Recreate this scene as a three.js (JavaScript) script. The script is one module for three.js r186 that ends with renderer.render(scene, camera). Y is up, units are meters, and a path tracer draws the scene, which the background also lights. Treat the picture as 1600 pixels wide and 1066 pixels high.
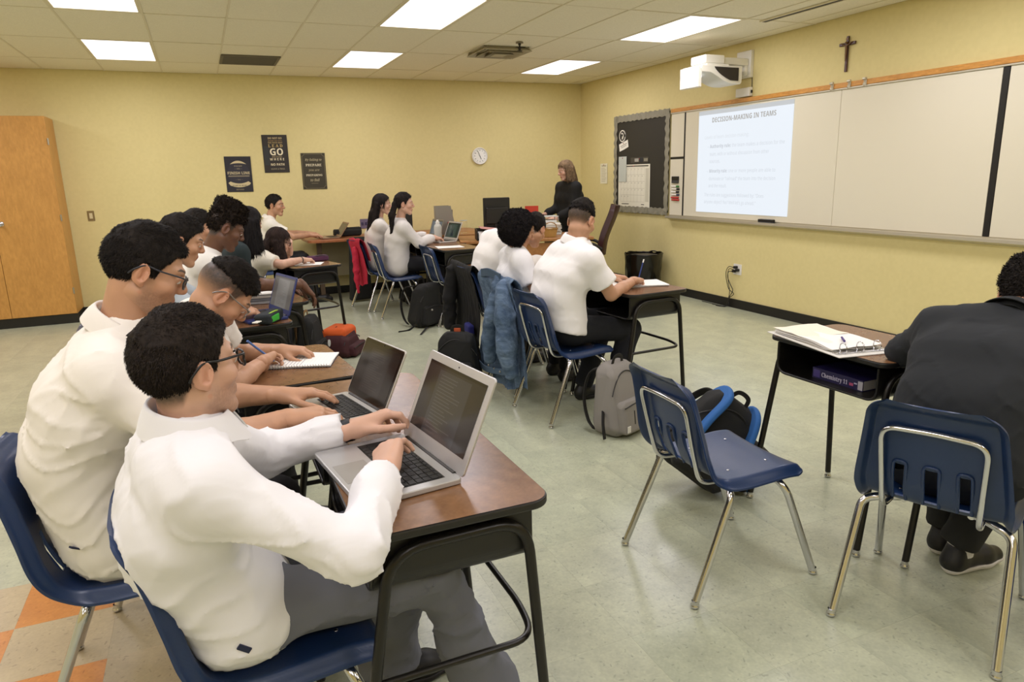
import * as THREE from 'three';
import { RoundedBoxGeometry } from 'three/addons/geometries/RoundedBoxGeometry.js';
import { mergeGeometries } from 'three/addons/utils/BufferGeometryUtils.js';
import { RectAreaLightUniformsLib } from 'three/addons/lights/RectAreaLightUniformsLib.js';

// ───────── camera, lights, exposure ─────────
const scene = new THREE.Scene();
scene.background = new THREE.Color(0x000000);
const camera = new THREE.PerspectiveCamera(2 * Math.atan(533 / 1096.38) * 180 / Math.PI, 1600 / 1066, 0.05, 60);
{
  const yaw = 0.4041, pit = 0.2339, rol = -0.0259;
  const fw = new THREE.Vector3(Math.sin(yaw) * Math.cos(pit), -Math.sin(pit), -Math.cos(yaw) * Math.cos(pit));
  const r = new THREE.Vector3(Math.cos(yaw), 0, Math.sin(yaw)), u = r.clone().cross(fw);
  const r2 = r.clone().multiplyScalar(Math.cos(rol)).addScaledVector(u, Math.sin(rol));
  const u2 = u.clone().multiplyScalar(Math.cos(rol)).addScaledVector(r, -Math.sin(rol));
  camera.position.set(0, 1.5481, 0);
  camera.quaternion.setFromRotationMatrix(new THREE.Matrix4().makeBasis(r2, u2, fw.clone().negate()));
  scene.add(camera);
}
const renderer = new THREE.WebGLRenderer({ antialias: true });
renderer.toneMapping = THREE.LinearToneMapping;
renderer.toneMappingExposure = 1.05;
renderer.shadowMap.enabled = true;
RectAreaLightUniformsLib.init();
const LAMP = { color: new THREE.Color(0.985, 0.95, 1.04), nits: 8.8, glow: 1.6 };
// room: right wall x = 5.43, back wall z = -9.81, ceiling 2.832
const RX = 5.43, LX = -4.15, BZ = -9.81, FZ = 3.3, CY = 2.832;
const TX0 = -0.8646, TZ0 = -8.971, TW = 0.6096, TL = 1.2192;   // ceiling grid

// ───────── helpers ─────────
const V = (x, y, z) => new THREE.Vector3(x, y, z);
const A = a => Array.isArray(a) ? V(a[0], a[1], a[2]) : a;
function rng(seed) { let s = seed >>> 0; return () => { s = (s + 0x6D2B79F5) | 0; let t = Math.imul(s ^ (s >>> 15), 1 | s); t = (t + Math.imul(t ^ (t >>> 7), 61 | t)) ^ t; return ((t ^ (t >>> 14)) >>> 0) / 4294967296; }; }
const HT = new Float32Array(4096); { const r = rng(77); for (let i = 0; i < 4096; i++) HT[i] = r() * 2 - 1; }
function hsh(i, j, k) { return HT[(Math.imul(i, 73856093) ^ Math.imul(j, 19349663) ^ Math.imul(k, 83492791)) & 4095]; }
function noise(x, y, z) {
  const i = Math.floor(x), j = Math.floor(y), k = Math.floor(z); let a = x - i, b = y - j, c = z - k;
  a = a * a * (3 - 2 * a); b = b * b * (3 - 2 * b); c = c * c * (3 - 2 * c);
  const l = (p, q, t) => p + (q - p) * t;
  return l(l(l(hsh(i, j, k), hsh(i + 1, j, k), a), l(hsh(i, j + 1, k), hsh(i + 1, j + 1, k), a), b),
    l(l(hsh(i, j, k + 1), hsh(i + 1, j, k + 1), a), l(hsh(i, j + 1, k + 1), hsh(i + 1, j + 1, k + 1), a), b), c);
}
const clamp = (x, a, b) => x < a ? a : x > b ? b : x;
const sstep = (a, b, x) => { const t = clamp((x - a) / (b - a), 0, 1); return t * t * (3 - 2 * t); };
const lin = hex => new THREE.Color(hex);           // sRGB hex to linear
const counts = {};
function N(name) { const c = counts[name] = (counts[name] ?? -1) + 1; return c ? name + '_' + String(c).padStart(3, '0') : name; }
function mat(color, roughness = 0.6, o = {}) { return new THREE.MeshPhysicalMaterial({ color, roughness, ...o }); }
function shadow(m) { m.castShadow = true; m.receiveShadow = true; return m; }
function mesh(name, geo, m, parent, label) {
  const o = shadow(new THREE.Mesh(geo, m)); o.name = parent ? name : N(name);
  if (label) o.userData.label = label;
  (parent || scene).add(o); return o;
}
function thing(name, label, category, pos = [0, 0, 0], turn = 0, group) {
  const g = new THREE.Group(); g.name = N(name); g.position.set(...pos); g.rotation.y = turn;
  g.userData.label = label; g.userData.category = category; if (group) g.userData.group = group;
  scene.add(g); return g;
}
function copyOf(src, label, pos, turn, group) {
  const c = src.clone(); c.name = N(src.name.replace(/_\d+$/, '')); if (pos) c.position.set(...pos); if (turn !== undefined) c.rotation.set(0, turn, 0);
  c.userData = { ...src.userData, label }; if (group) c.userData.group = group; scene.add(c); return c;
}
function structure(o) { o.userData.kind = 'structure'; return o; }
function box(w, h, d, x = 0, y = 0, z = 0, r = 0.004, seg = 2) {
  const g = r > 0 ? new RoundedBoxGeometry(w, h, d, seg, Math.min(r, w / 2.01, h / 2.01, d / 2.01)) : new THREE.BoxGeometry(w, h, d);
  g.translate(x, y, z); return g;
}
function plain(g) { const q = g.index ? g.toNonIndexed() : g; for (const k of Object.keys(q.attributes)) if (!['position', 'normal', 'uv'].includes(k)) q.deleteAttribute(k); return q; }
function merge(list) { return mergeGeometries(list.map(plain)); }
function tube(pts, r, seg = 40, rad = 10, closed = false, tension = 0.5) {
  return new THREE.TubeGeometry(new THREE.CatmullRomCurve3(pts.map(A), closed, 'catmullrom', tension), seg, r, rad, closed);
}
// polyline with rounded corners
function bendPath(pts, rad) {
  const P = pts.map(A), cp = new THREE.CurvePath();
  let last = P[0].clone();
  for (let i = 1; i < P.length - 1; i++) {
    const a = P[i - 1].clone().sub(P[i]), b = P[i + 1].clone().sub(P[i]);
    const r = Math.min(rad, a.length() * 0.49, b.length() * 0.49);
    const p = P[i].clone().addScaledVector(a.normalize(), r), q = P[i].clone().addScaledVector(b.normalize(), r);
    cp.add(new THREE.LineCurve3(last, p)); cp.add(new THREE.QuadraticBezierCurve3(p, P[i].clone(), q)); last = q;
  }
  cp.add(new THREE.LineCurve3(last, P[P.length - 1])); return cp;
}
function bent(pts, r, rad = 0.05, seg = 60, sides = 12) {
  const cp = bendPath(pts, rad), n = seg; const arr = [];
  for (let i = 0; i <= n; i++) arr.push(cp.getPoint(i / n));
  return new THREE.TubeGeometry(new PolyCurve(arr), n, r, sides, false);
}
class PolyCurve extends THREE.Curve {
  constructor(p) { super(); this.p = p; }
  getPoint(t, o = V()) { const n = this.p.length - 1, x = t * n, i = Math.min(n - 1, Math.floor(x)); return o.copy(this.p[i]).lerp(this.p[i + 1], x - i); }
}
function rod(a, b, r1, r2 = r1, sides = 12) {
  a = A(a); b = A(b); const d = b.clone().sub(a), g = new THREE.CylinderGeometry(r2, r1, d.length(), sides);
  g.applyQuaternion(new THREE.Quaternion().setFromUnitVectors(V(0, 1, 0), d.clone().normalize())); g.translate((a.x + b.x) / 2, (a.y + b.y) / 2, (a.z + b.z) / 2); return g;
}
function roundRect(w, h, r) {
  const s = new THREE.Shape(), x = -w / 2, y = -h / 2;
  s.moveTo(x + r, y); s.lineTo(x + w - r, y); s.absarc(x + w - r, y + r, r, -Math.PI / 2, 0); s.lineTo(x + w, y + h - r); s.absarc(x + w - r, y + h - r, r, 0, Math.PI / 2);
  s.lineTo(x + r, y + h); s.absarc(x + r, y + h - r, r, Math.PI / 2, Math.PI); s.lineTo(x, y + r); s.absarc(x + r, y + r, r, Math.PI, Math.PI * 1.5); return s;
}
function plate(w, h, t, r, bev = 0.002) {          // rounded slab in xy, thickness along z, centred
  const g = new THREE.ExtrudeGeometry(roundRect(w, h, r), { depth: t - 2 * bev, bevelEnabled: bev > 0, bevelThickness: bev, bevelSize: bev, bevelOffset: -bev, bevelSegments: 2, curveSegments: 8 });
  g.translate(0, 0, -t / 2 + bev); return g;
}
function tex(n, m, f, srgb = true) {
  const d = new Uint8Array(n * m * 4);
  for (let j = 0; j < m; j++) for (let i = 0; i < n; i++) { const c = f(i / n, j / m, i, j), k = (j * n + i) * 4; d[k] = clamp(c[0], 0, 255); d[k + 1] = clamp(c[1], 0, 255); d[k + 2] = clamp(c[2], 0, 255); d[k + 3] = 255; }
  const t = new THREE.DataTexture(d, n, m); t.wrapS = t.wrapT = THREE.RepeatWrapping; t.magFilter = THREE.LinearFilter; t.minFilter = THREE.LinearMipmapLinearFilter; t.generateMipmaps = true; t.needsUpdate = true;
  if (srgb) t.colorSpace = THREE.SRGBColorSpace; return t;
}
function tiled(u, v, s) { // periodic noise, period s cells over 0..1
  const w = (i, p) => ((i % p) + p) % p; const x = u * s, y = v * s, i = Math.floor(x), j = Math.floor(y); let a = x - i, b = y - j; a = a * a * (3 - 2 * a); b = b * b * (3 - 2 * b);
  const h = (p, q) => hsh(w(p, s), w(q, s), s * 7);
  return (h(i, j) * (1 - a) + h(i + 1, j) * a) * (1 - b) + (h(i, j + 1) * (1 - a) + h(i + 1, j + 1) * a) * b;
}
function canvasTex(w, h, draw) {
  const c = document.createElement('canvas'); c.width = w; c.height = h; const x = c.getContext('2d'); draw(x, w, h);
  const t = new THREE.CanvasTexture(c); t.colorSpace = THREE.SRGBColorSpace; return t;
}
function setUV(g, f) { const p = g.attributes.position, u = new Float32Array(p.count * 2); for (let i = 0; i < p.count; i++) { const q = f(p.getX(i), p.getY(i), p.getZ(i)); u[2 * i] = q[0]; u[2 * i + 1] = q[1]; } g.setAttribute('uv', new THREE.BufferAttribute(u, 2)); return g; }

// ───────── materials ─────────
const floorTex = (base, spread, seed) => { const r = rng(seed); const dots = []; for (let i = 0; i < 520; i++) dots.push([r(), r(), 0.0015 + r() * 0.004, r(), r() * 3.1, 1 + r() * 2.5]);
  const n = 384, acc = new Float32Array(n * n);
  for (const [x, y, s, k, an, el] of dots) { const R = Math.ceil(s * el * n) + 1, ca = Math.cos(an), sa = Math.sin(an); const cx = Math.floor(x * n), cy = Math.floor(y * n);
    for (let j = -R; j <= R; j++) for (let i = -R; i <= R; i++) { const u = (i * ca + j * sa) / (s * n * el), w = (-i * sa + j * ca) / (s * n); if (u * u + w * w < 1) acc[(((cy + j) % n + n) % n) * n + (((cx + i) % n + n) % n)] = k < 0.62 ? -20 - 34 * k : 12; } }
  return tex(n, n, (u, v, i, j) => { const q = tiled(u, v, 5) * spread + tiled(u, v, 23) * spread * 0.7 + tiled(u, v, 90) * spread * 0.8 + acc[j * n + i] * 0.6; return [base[0] + q, base[1] + q, base[2] + q * 0.8]; }); };
const MAT = {};
MAT.wall = mat(0xffffff, 0.75, { map: tex(256, 256, (u, v) => { const q = tiled(u, v, 4) * 2 + tiled(u, v, 60) * 2; return [222 + q, 207 + q, 147 + q]; }) });
MAT.ceil = mat(0xffffff, 0.95, { map: tex(256, 256, (u, v) => { const q = tiled(u, v, 110) * 5 + tiled(u, v, 37) * 3; return [240 + q, 233 + q, 210 + q]; }), bumpMap: tex(256, 256, (u, v) => { const q = 200 - Math.max(0, tiled(u, v, 120)) * 150; return [q, q, q]; }, false), bumpScale: 0.002 });
MAT.bar = mat(lin(0xe2d9bd), 0.7);
MAT.black = mat(lin(0x15130f), 0.45);
MAT.blackPlastic = mat(lin(0x171512), 0.38);
MAT.blackMetal = mat(lin(0x16130f), 0.32, { metalness: 0.15 });
MAT.chrome = mat(lin(0xd0d0d4), 0.13, { metalness: 1 });
MAT.steel = mat(lin(0xb5b0a6), 0.35, { metalness: 1 });
MAT.blue = mat(lin(0x1b3157), 0.34, { bumpMap: tex(128, 128, (u, v) => { const q = 128 + tiled(u, v, 64) * 90; return [q, q, q]; }, false), bumpScale: 0.0002 });
const woodF = (c, amp, sx, sy) => (u, v) => { const w = tiled(u, v, 3) * 0.06; const q = tiled(u * sx + w, v, sy) * amp + tiled(u, v + w, sy * 3) * amp * 0.6 + tiled(u, v, 8) * amp * 0.5; return [c[0] + q, c[1] + q * 0.85, c[2] + q * 0.6]; };
MAT.laminate = mat(0xffffff, 0.26, { map: tex(512, 512, woodF([122, 86, 57], 9, 1, 44)) });
MAT.maple = mat(0xffffff, 0.42, { map: tex(256, 256, woodF([196, 143, 72], 7, 1, 30)) });
MAT.oak = mat(0xffffff, 0.45, { map: tex(256, 256, woodF([204, 144, 66], 12, 1, 30)) });
MAT.brownOak = mat(0xffffff, 0.45, { map: tex(256, 256, woodF([158, 108, 58], 9, 1, 30)) });
MAT.white = mat(lin(0xe6e2d8), 0.5);
MAT.paper = mat(lin(0xf0ede6), 0.8);
MAT.silver = mat(lin(0xc4c2be), 0.34, { metalness: 0.75 });
MAT.screenGlass = mat(lin(0x15110f), 0.08);
MAT.key = mat(lin(0x151515), 0.5);
MAT.fabricBlack = mat(lin(0x14130f), 0.85);
MAT.boardWhite = mat(lin(0xe3dcc6), 0.22);
MAT.alu = mat(lin(0xc9c2ae), 0.4, { metalness: 0.5 });
const M = hex => (MAT['c' + hex] ??= mat(lin(hex), 0.7));

// ───────── the room ─────────
function wallMesh(name, w, h, t, pos, ry, m = MAT.wall) {
  const g = new THREE.BoxGeometry(w, h, t); setUV(g, (x, y, z) => [(x + z) / 1.5, y / 1.5]);
  const o = structure(mesh(name, g, m)); o.position.set(...pos); o.rotation.y = ry; return o;
}
const roomW = RX - LX, roomD = FZ - BZ, cx0 = (RX + LX) / 2, cz0 = (FZ + BZ) / 2;
wallMesh('wall_back', roomW + 0.4, CY + 0.5, 0.2, [cx0, CY / 2, BZ - 0.1], 0);
wallMesh('wall_front', roomW + 0.4, CY + 0.5, 0.2, [cx0, CY / 2, FZ + 0.1], 0);
wallMesh('wall_right', 0.2, CY + 0.5, roomD, [RX + 0.1, CY / 2, cz0], 0);
wallMesh('wall_left', 0.2, CY + 0.5, roomD, [LX - 0.1, CY / 2, cz0], 0);
{
  const b1 = structure(mesh('baseboard_right', box(0.016, 0.1, roomD, 0, 0, 0, 0.003), MAT.black)); b1.position.set(RX - 0.008, 0.05, cz0);
  const b2 = structure(mesh('baseboard_back', box(roomW, 0.1, 0.016, 0, 0, 0, 0.003), MAT.black)); b2.position.set(cx0, 0.05, BZ + 0.008);
}
// floor: slab + vinyl tiles
{
  const floor = structure(mesh('floor', new THREE.BoxGeometry(roomW + 0.4, 0.2, roomD + 0.4), mat(lin(0xaaad95), 0.6)));
  floor.position.set(cx0, -0.104, cz0);
  const greens = [[181, 184, 158], [182, 185, 159], [180, 184, 158]].map((c, i) => mat(0xffffff, 0.3, { map: floorTex(c, 7, 5 + i), clearcoat: 0.25, clearcoatRoughness: 0.22 }));
  const beiges = [mat(0xffffff, 0.3, { map: floorTex([186, 168, 134], 5, 21), clearcoat: 0.25, clearcoatRoughness: 0.22 }), mat(0xffffff, 0.3, { map: floorTex([181, 165, 132], 5, 22), clearcoat: 0.25, clearcoatRoughness: 0.22 })];
  const oranges = [mat(0xffffff, 0.3, { map: floorTex([202, 132, 62], 6, 31), clearcoat: 0.25, clearcoatRoughness: 0.22 })];
  const S = 0.328, X0 = -0.467, Z0 = -2.76;
  const geos = []; for (let k = 0; k < 4; k++) { const g = box(S - 0.0004, 0.004, S - 0.0004, 0, 0, 0, 0); setUV(g, (x, y, z) => { const c = [x, z, -x, -z][k], d = [z, -x, -z, x][k]; return [c / 0.62 + k * 0.37, d / 0.62 + k * 0.21]; }); geos.push(g); }
  const list = [];
  for (let i = -12; i < 18; i++) for (let j = -24; j < 18; j++) {
    const x0 = X0 + i * S, z0 = Z0 + j * S, x = x0 + S / 2, z = z0 + S / 2;
    if (x < LX || x > RX || z < BZ || z > FZ) continue;
    list.push({ i, j, x, z });
  }
  const p = V();
  for (const t of list) {
    p.set(t.x, 0, t.z).project(camera); const f = V(t.x, 0, t.z).sub(camera.position); const dz = f.dot(camera.getWorldDirection(V()));
    t.vis = dz > 0.3 && Math.abs(p.x) < 1.25 && Math.abs(p.y) < 1.3; t.d = dz;
  }
  list.sort((a, b) => (b.vis - a.vis) || a.d - b.d);
  const rest = [];
  list.forEach((t, n) => {
    const q = Math.abs(Math.floor(hsh(t.i, t.j, 9) * 977)) , warm = t.i <= 0 && t.j >= -1;
    let m = greens[q % 3];
    if (warm) m = (t.i < 0 && ((t.i + t.j) & 1) === 0) ? oranges[0] : beiges[q % 2];
    if (n < 300) { const o = mesh('tile', geos[q % 4], m, floor); o.position.set(t.x - floor.position.x, 0.102, t.z - floor.position.z); }
    else { const g = geos[q % 4].clone(); g.translate(t.x - floor.position.x, 0.102, t.z - floor.position.z); rest.push(g); }
  });
  if (rest.length) { const o = mesh('far_tiles', merge(rest), greens[0], floor); o.userData.kind = 'stuff'; }
}
// ceiling: slab, T-bars, lay-in tiles; lights hang in the grid
const lightCells = [];
for (let c = -1; c < 3; c++) for (let r = 0; r < 5; r++) lightCells.push([c * 4, r * 2]);
const isLight = (i, j) => lightCells.some(q => q[0] === i && q[1] === j);
{
  const ceil = structure(mesh('ceiling', new THREE.BoxGeometry(roomW + 0.4, 0.15, roomD + 0.4), mat(lin(0x9a917a), 0.9)));
  ceil.position.set(cx0, CY + 0.14, cz0);
  const loc = (x, y, z) => [x - ceil.position.x, y - ceil.position.y, z - ceil.position.z];
  const gT = box(TW - 0.014, 0.014, TL - 0.014, 0, 0, 0, 0.003, 1); setUV(gT, (x, y, z) => [x / 0.4, z / 0.4]);
  const gT2 = gT.clone(); setUV(gT2, (x, y, z) => [x / 0.4 + 0.43, -z / 0.4 + 0.2]);
  const vents = { '2,0': 1, '6,1': 1 };
  for (let i = -6; i < 11; i++) for (let j = -1; j < 11; j++) {
    let x0 = TX0 + i * TW, x1 = x0 + TW, z0 = TZ0 + j * TL, z1 = z0 + TL;
    x0 = Math.max(x0, LX); x1 = Math.min(x1, RX); z0 = Math.max(z0, BZ); z1 = Math.min(z1, FZ);
    if (x1 - x0 < 0.03 || z1 - z0 < 0.03 || isLight(i, j)) continue;
    const full = x1 - x0 > TW - 0.01 && z1 - z0 > TL - 0.01;
    let g = (i + j) & 1 ? gT : gT2;
    if (!full) { g = box(x1 - x0 - 0.014, 0.014, z1 - z0 - 0.014, 0, 0, 0, 0.003, 1); setUV(g, (x, y, z) => [x / 0.4, z / 0.4]); }
    const o = mesh('ceiling_tile', g, MAT.ceil, ceil); o.position.set(...loc((x0 + x1) / 2, CY + 0.008 + hsh(i, j, 3) * 0.002, (z0 + z1) / 2));
    o.rotation.set(hsh(i, j, 4) * 0.0012, 0, hsh(i, j, 5) * 0.002);
  }
  for (let i = -5; i < 11; i++) { const x = TX0 + i * TW; if (x > LX && x < RX) mesh('grid_bar', box(0.016, 0.012, roomD, ...loc(x, CY + 0.004, cz0), 0), MAT.bar, ceil); }
  for (let j = 0; j < 11; j++) { const z = TZ0 + j * TL; if (z < FZ) mesh('grid_bar', box(roomW, 0.0116, 0.016, ...loc(cx0, CY + 0.0042, z), 0), MAT.bar, ceil); }
}
// ceiling lights
{
  const glow = new THREE.MeshStandardMaterial({ color: 0xffffff, emissive: LAMP.color, emissiveIntensity: LAMP.glow, roughness: 0.5 });
  const lensG = box(0.555, 0.006, 1.165, 0, 0.0, 0, 0.002, 1);
  const fr = merge([box(0.6, 0.02, 0.02, 0, 0, -0.585, 0.003), box(0.6, 0.02, 0.02, 0, 0, 0.585, 0.003), box(0.02, 0.02, 1.19, -0.288, 0, 0, 0.003), box(0.02, 0.02, 1.19, 0.288, 0, 0, 0.003)]);
  const seen = { '0,0': 'ceiling light nearest the tall wooden cabinet on the back wall', '4,0': 'ceiling light in the far row between the wall clock and the grey return vent', '8,0': 'ceiling light in the far row nearest the projector corner of the room', '4,2': 'large ceiling light cut by the top of the picture above the standing posters and clock', '0,2': 'ceiling light cut off at the top left corner of the photo', '8,2': 'long ceiling light just left of the wall projector' };
  for (const [i, j] of lightCells) {
    const x = TX0 + (i + 0.5) * TW, z = TZ0 + (j + 0.5) * TL; if (z > FZ - 0.5 || x < LX + 0.3) continue;
    const s = seen[i + ',' + j];
    const t = thing('ceiling_light', s || 'fluorescent ceiling panel in the part of the room outside the photograph', 'ceiling light', [x, CY, z], 0, s ? 'recessed fluorescent ceiling panels' : 'ceiling panels outside the photograph');
    mesh('frame', fr, MAT.bar, t).position.y = 0.006; mesh('lens', lensG, glow, t).position.y = 0.004;
    const L = new THREE.RectAreaLight(LAMP.color, LAMP.nits, 0.55, 1.16); L.name = 'lamp'; L.position.set(0, -0.006, 0); L.rotation.x = -Math.PI / 2; t.add(L);
  }
}

// ───────── things on the ceiling and walls ─────────
{
  const t = thing('return_vent', 'flat dark grey return air grille in the ceiling near the back wall', 'vent', [0.655, CY, -8.62]);
  mesh('frame', merge([box(0.6, 0.014, 0.03, 0, 0, -0.29, 0.003), box(0.6, 0.014, 0.03, 0, 0, 0.29, 0.003), box(0.03, 0.014, 0.6, -0.285, 0, 0, 0.003), box(0.03, 0.014, 0.6, 0.285, 0, 0, 0.003)]), M(0x6b6353), t).position.y = -0.006;
  mesh('backing', box(0.56, 0.004, 0.56, 0, 0.002, 0, 0), M(0x4a4338), t);
  for (let i = 0; i < 18; i++) { const s = mesh('slat', box(0.55, 0.012, 0.004, 0, 0, 0, 0), M(0x6e6654), t); s.position.set(0, -0.006, -0.26 + i * 0.0306); s.rotation.x = 0.7; }
}
{
  const t = thing('supply_diffuser', 'square louvred ceiling air diffuser with dark gaps between its cones', 'vent', [3.08, CY, -7.36]);
  const ring = (w, y, m) => { const p = []; for (let k = 0; k < 4; k++) { const g = new THREE.BoxGeometry(w, 0.004, 0.075); g.rotateX(0.62); g.translate(0, 0, w / 2 - 0.02); g.rotateY(k * Math.PI / 2); p.push(g); } const o = mesh('louvre', merge(p), m, t); o.position.y = y; };
  mesh('backing', box(0.5, 0.004, 0.5, 0, 0.003, 0, 0), M(0x17140f), t);
  ring(0.52, -0.02, M(0xb9b096)); ring(0.38, -0.032, M(0xaaa188)); ring(0.24, -0.042, M(0x9c937c));
  mesh('centre_plate', box(0.14, 0.006, 0.14, 0, -0.055, 0, 0.002), M(0xb9b096), t);
}
{
  const t = thing('sprinkler_head', 'small dark sprinkler head hanging from the ceiling behind the diffuser', 'sprinkler', [3.1, CY, -6.86]);
  mesh('escutcheon', new THREE.CylinderGeometry(0.035, 0.04, 0.012, 20).translate(0, -0.008, 0), M(0x8a8069), t);
  mesh('body', new THREE.LatheGeometry([[0.014, 0], [0.014, -0.03], [0.009, -0.035], [0.009, -0.05], [0.016, -0.055], [0.01, -0.08], [0.026, -0.083], [0.026, -0.088], [0, -0.088]].map(q => new THREE.Vector2(...q)), 16), M(0x2b261d), t);
}
{
  const t = thing('ceiling_track', 'thin dark slot running along the ceiling beside the whiteboard wall', 'ceiling track', [4.83, CY, -3.9]);
  mesh('slot', box(0.05, 0.01, 2.9, 0, -0.004, 0, 0.002), M(0x2a251c), t);
  for (const s of [-1, 1]) mesh('flange', box(0.014, 0.014, 2.9, s * 0.033, -0.006, 0, 0.003), MAT.bar, t);
}
// tall wooden cabinet
{
  const t = thing('storage_cabinet', 'tall maple storage cabinet with two flat doors and a black plinth', 'cabinet', [-2.09, 0, -9.55]);
  const W = 1.26, H = 2.285, D = 0.49, y0 = 0.11;
  const gB = merge([box(0.02, H - y0, D, -W / 2 + 0.01, (H + y0) / 2, 0), box(0.02, H - y0, D, W / 2 - 0.01, (H + y0) / 2, 0), box(W - 0.04, 0.02, D, 0, H - 0.01, 0), box(W - 0.04, 0.02, D, 0, y0 + 0.01, 0), box(W - 0.04, H - y0, 0.01, 0, (H + y0) / 2, -D / 2 + 0.005)]);
  setUV(gB, (x, y, z) => [y / 1.6, (z + x) / 0.5]);
  mesh('carcass', gB, MAT.maple, t);
  mesh('plinth', box(W, 0.11, D - 0.02, 0, 0.055, 0, 0.003), MAT.black, t);
  const dw = W / 2 - 0.004, dg = box(dw, H - y0 - 0.012, 0.02, 0, 0, 0, 0.002); setUV(dg, (x, y, z) => [y / 1.6, x / 0.5]);
  for (const s of [-1, 1]) {
    const d = mesh('door', dg, MAT.maple, t); d.position.set(s * W / 4, (H + y0) / 2, D / 2 + 0.011);
    const k = mesh('knob', new THREE.LatheGeometry([[0.028, 0], [0.028, 0.004], [0.012, 0.008], [0.012, 0.03], [0.024, 0.036], [0.029, 0.05], [0.024, 0.062], [0, 0.066]].map(q => new THREE.Vector2(...q)), 24).rotateX(Math.PI / 2), MAT.chrome, d); k.position.set(-s * (dw / 2 - 0.06), -0.04, 0.01);
    for (const y of [-0.82, 0.0, 0.82]) { const h = mesh('hinge', rod([0, -0.035, 0], [0, 0.035, 0], 0.009, 0.009, 10), MAT.steel, d); h.position.set(s * (dw / 2 + 0.004), y, 0.014); }
  }
}
{
  const t = thing('light_switch', 'small brass light switch plate on the back wall beside the cabinet', 'light switch', [-1.233, 1.185, BZ]);
  mesh('plate', plate(0.075, 0.12, 0.006, 0.006), M(0x8a7448), t).position.z = 0.003;
  mesh('rocker', box(0.034, 0.066, 0.008, 0, 0, 0.008, 0.003), M(0xd9cba0), t);
}
{
  const t = thing('wall_outlet', 'white power outlet with three black plugs on the wall under the whiteboard', 'outlet', [RX, 0.44, -6.2], -Math.PI / 2);
  mesh('plate', plate(0.13, 0.12, 0.006, 0.006), MAT.white, t).position.z = 0.003;
  for (const [x, y] of [[-0.03, -0.02], [0.02, -0.005], [-0.01, 0.025]]) mesh('plug', box(0.035, 0.03, 0.045, x, y, 0.026, 0.008), MAT.blackPlastic, t);
  const cord = (pts, r) => mesh('cord', tube(pts, r, 60, 8), MAT.blackPlastic, t);
  cord([[-0.03, -0.02, 0.05], [-0.07, -0.03, 0.07], [-0.1, -0.1, 0.05], [-0.06, -0.18, 0.04], [-0.02, -0.24, 0.04], [-0.06, -0.32, 0.05], [-0.1, -0.41, 0.05], [-0.11, -0.432, 0.06], [-0.3, -0.432, 0.09]], 0.0045);
  cord([[0.02, -0.005, 0.05], [-0.04, 0.01, 0.08], [-0.09, -0.04, 0.06], [-0.085, -0.16, 0.05], [-0.07, -0.26, 0.04], [-0.09, -0.36, 0.04], [-0.1, -0.43, 0.05], [-0.5, -0.43, 0.08]], 0.004);
  cord([[-0.01, 0.025, 0.05], [-0.05, 0.03, 0.09], [-0.11, -0.06, 0.07], [-0.08, -0.22, 0.05], [0.01, -0.27, 0.05], [-0.05, -0.33, 0.06], [-0.09, -0.43, 0.07], [-0.2, -0.432, 0.12]], 0.004);
}
{ const t = thing('wall_outlet', 'small grey data outlet plate on the back wall above the counter', 'outlet', [2.02, 0.93, BZ]); mesh('plate', plate(0.11, 0.13, 0.008, 0.006), M(0x6d6276), t).position.z = 0.004; for (const s of [-1, 1]) mesh('socket', box(0.03, 0.04, 0.008, s * 0.025, 0, 0.01, 0.003), M(0x3d3550), t); }

// posters
const fit = (x, s, cx, cy, w, font, weight = 'bold') => { let size = 90; x.font = `${weight} ${size}px ${font}`; size *= w / x.measureText(s).width; x.font = `${weight} ${size}px ${font}`; x.textAlign = 'center'; x.textBaseline = 'middle'; x.fillText(s, cx, cy); };
function poster(label, cxp, cyp, w, h, tilt, draw) {
  const t = thing('poster', label, 'poster', [cxp, cyp, BZ]); t.rotation.z = tilt;
  const g = new THREE.PlaneGeometry(w, h, 12, 16); const p = g.attributes.position;
  for (let i = 0; i < p.count; i++) p.setZ(i, 0.007 + 0.002 * Math.sin(p.getX(i) * 14) + 0.003 * sstep(0.1, 0.24, p.getY(i)) * 0.6);
  g.computeVertexNormals();
  mesh('sheet', box(w, h, 0.003, 0, 0, 0.002, 0), M(0x2a2622), t);
  mesh('print', g, mat(0xffffff, 0.55, { map: canvasTex(384, Math.round(384 * h / w), draw) }), t);
}
const chalk = '#cdbd92';
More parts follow.
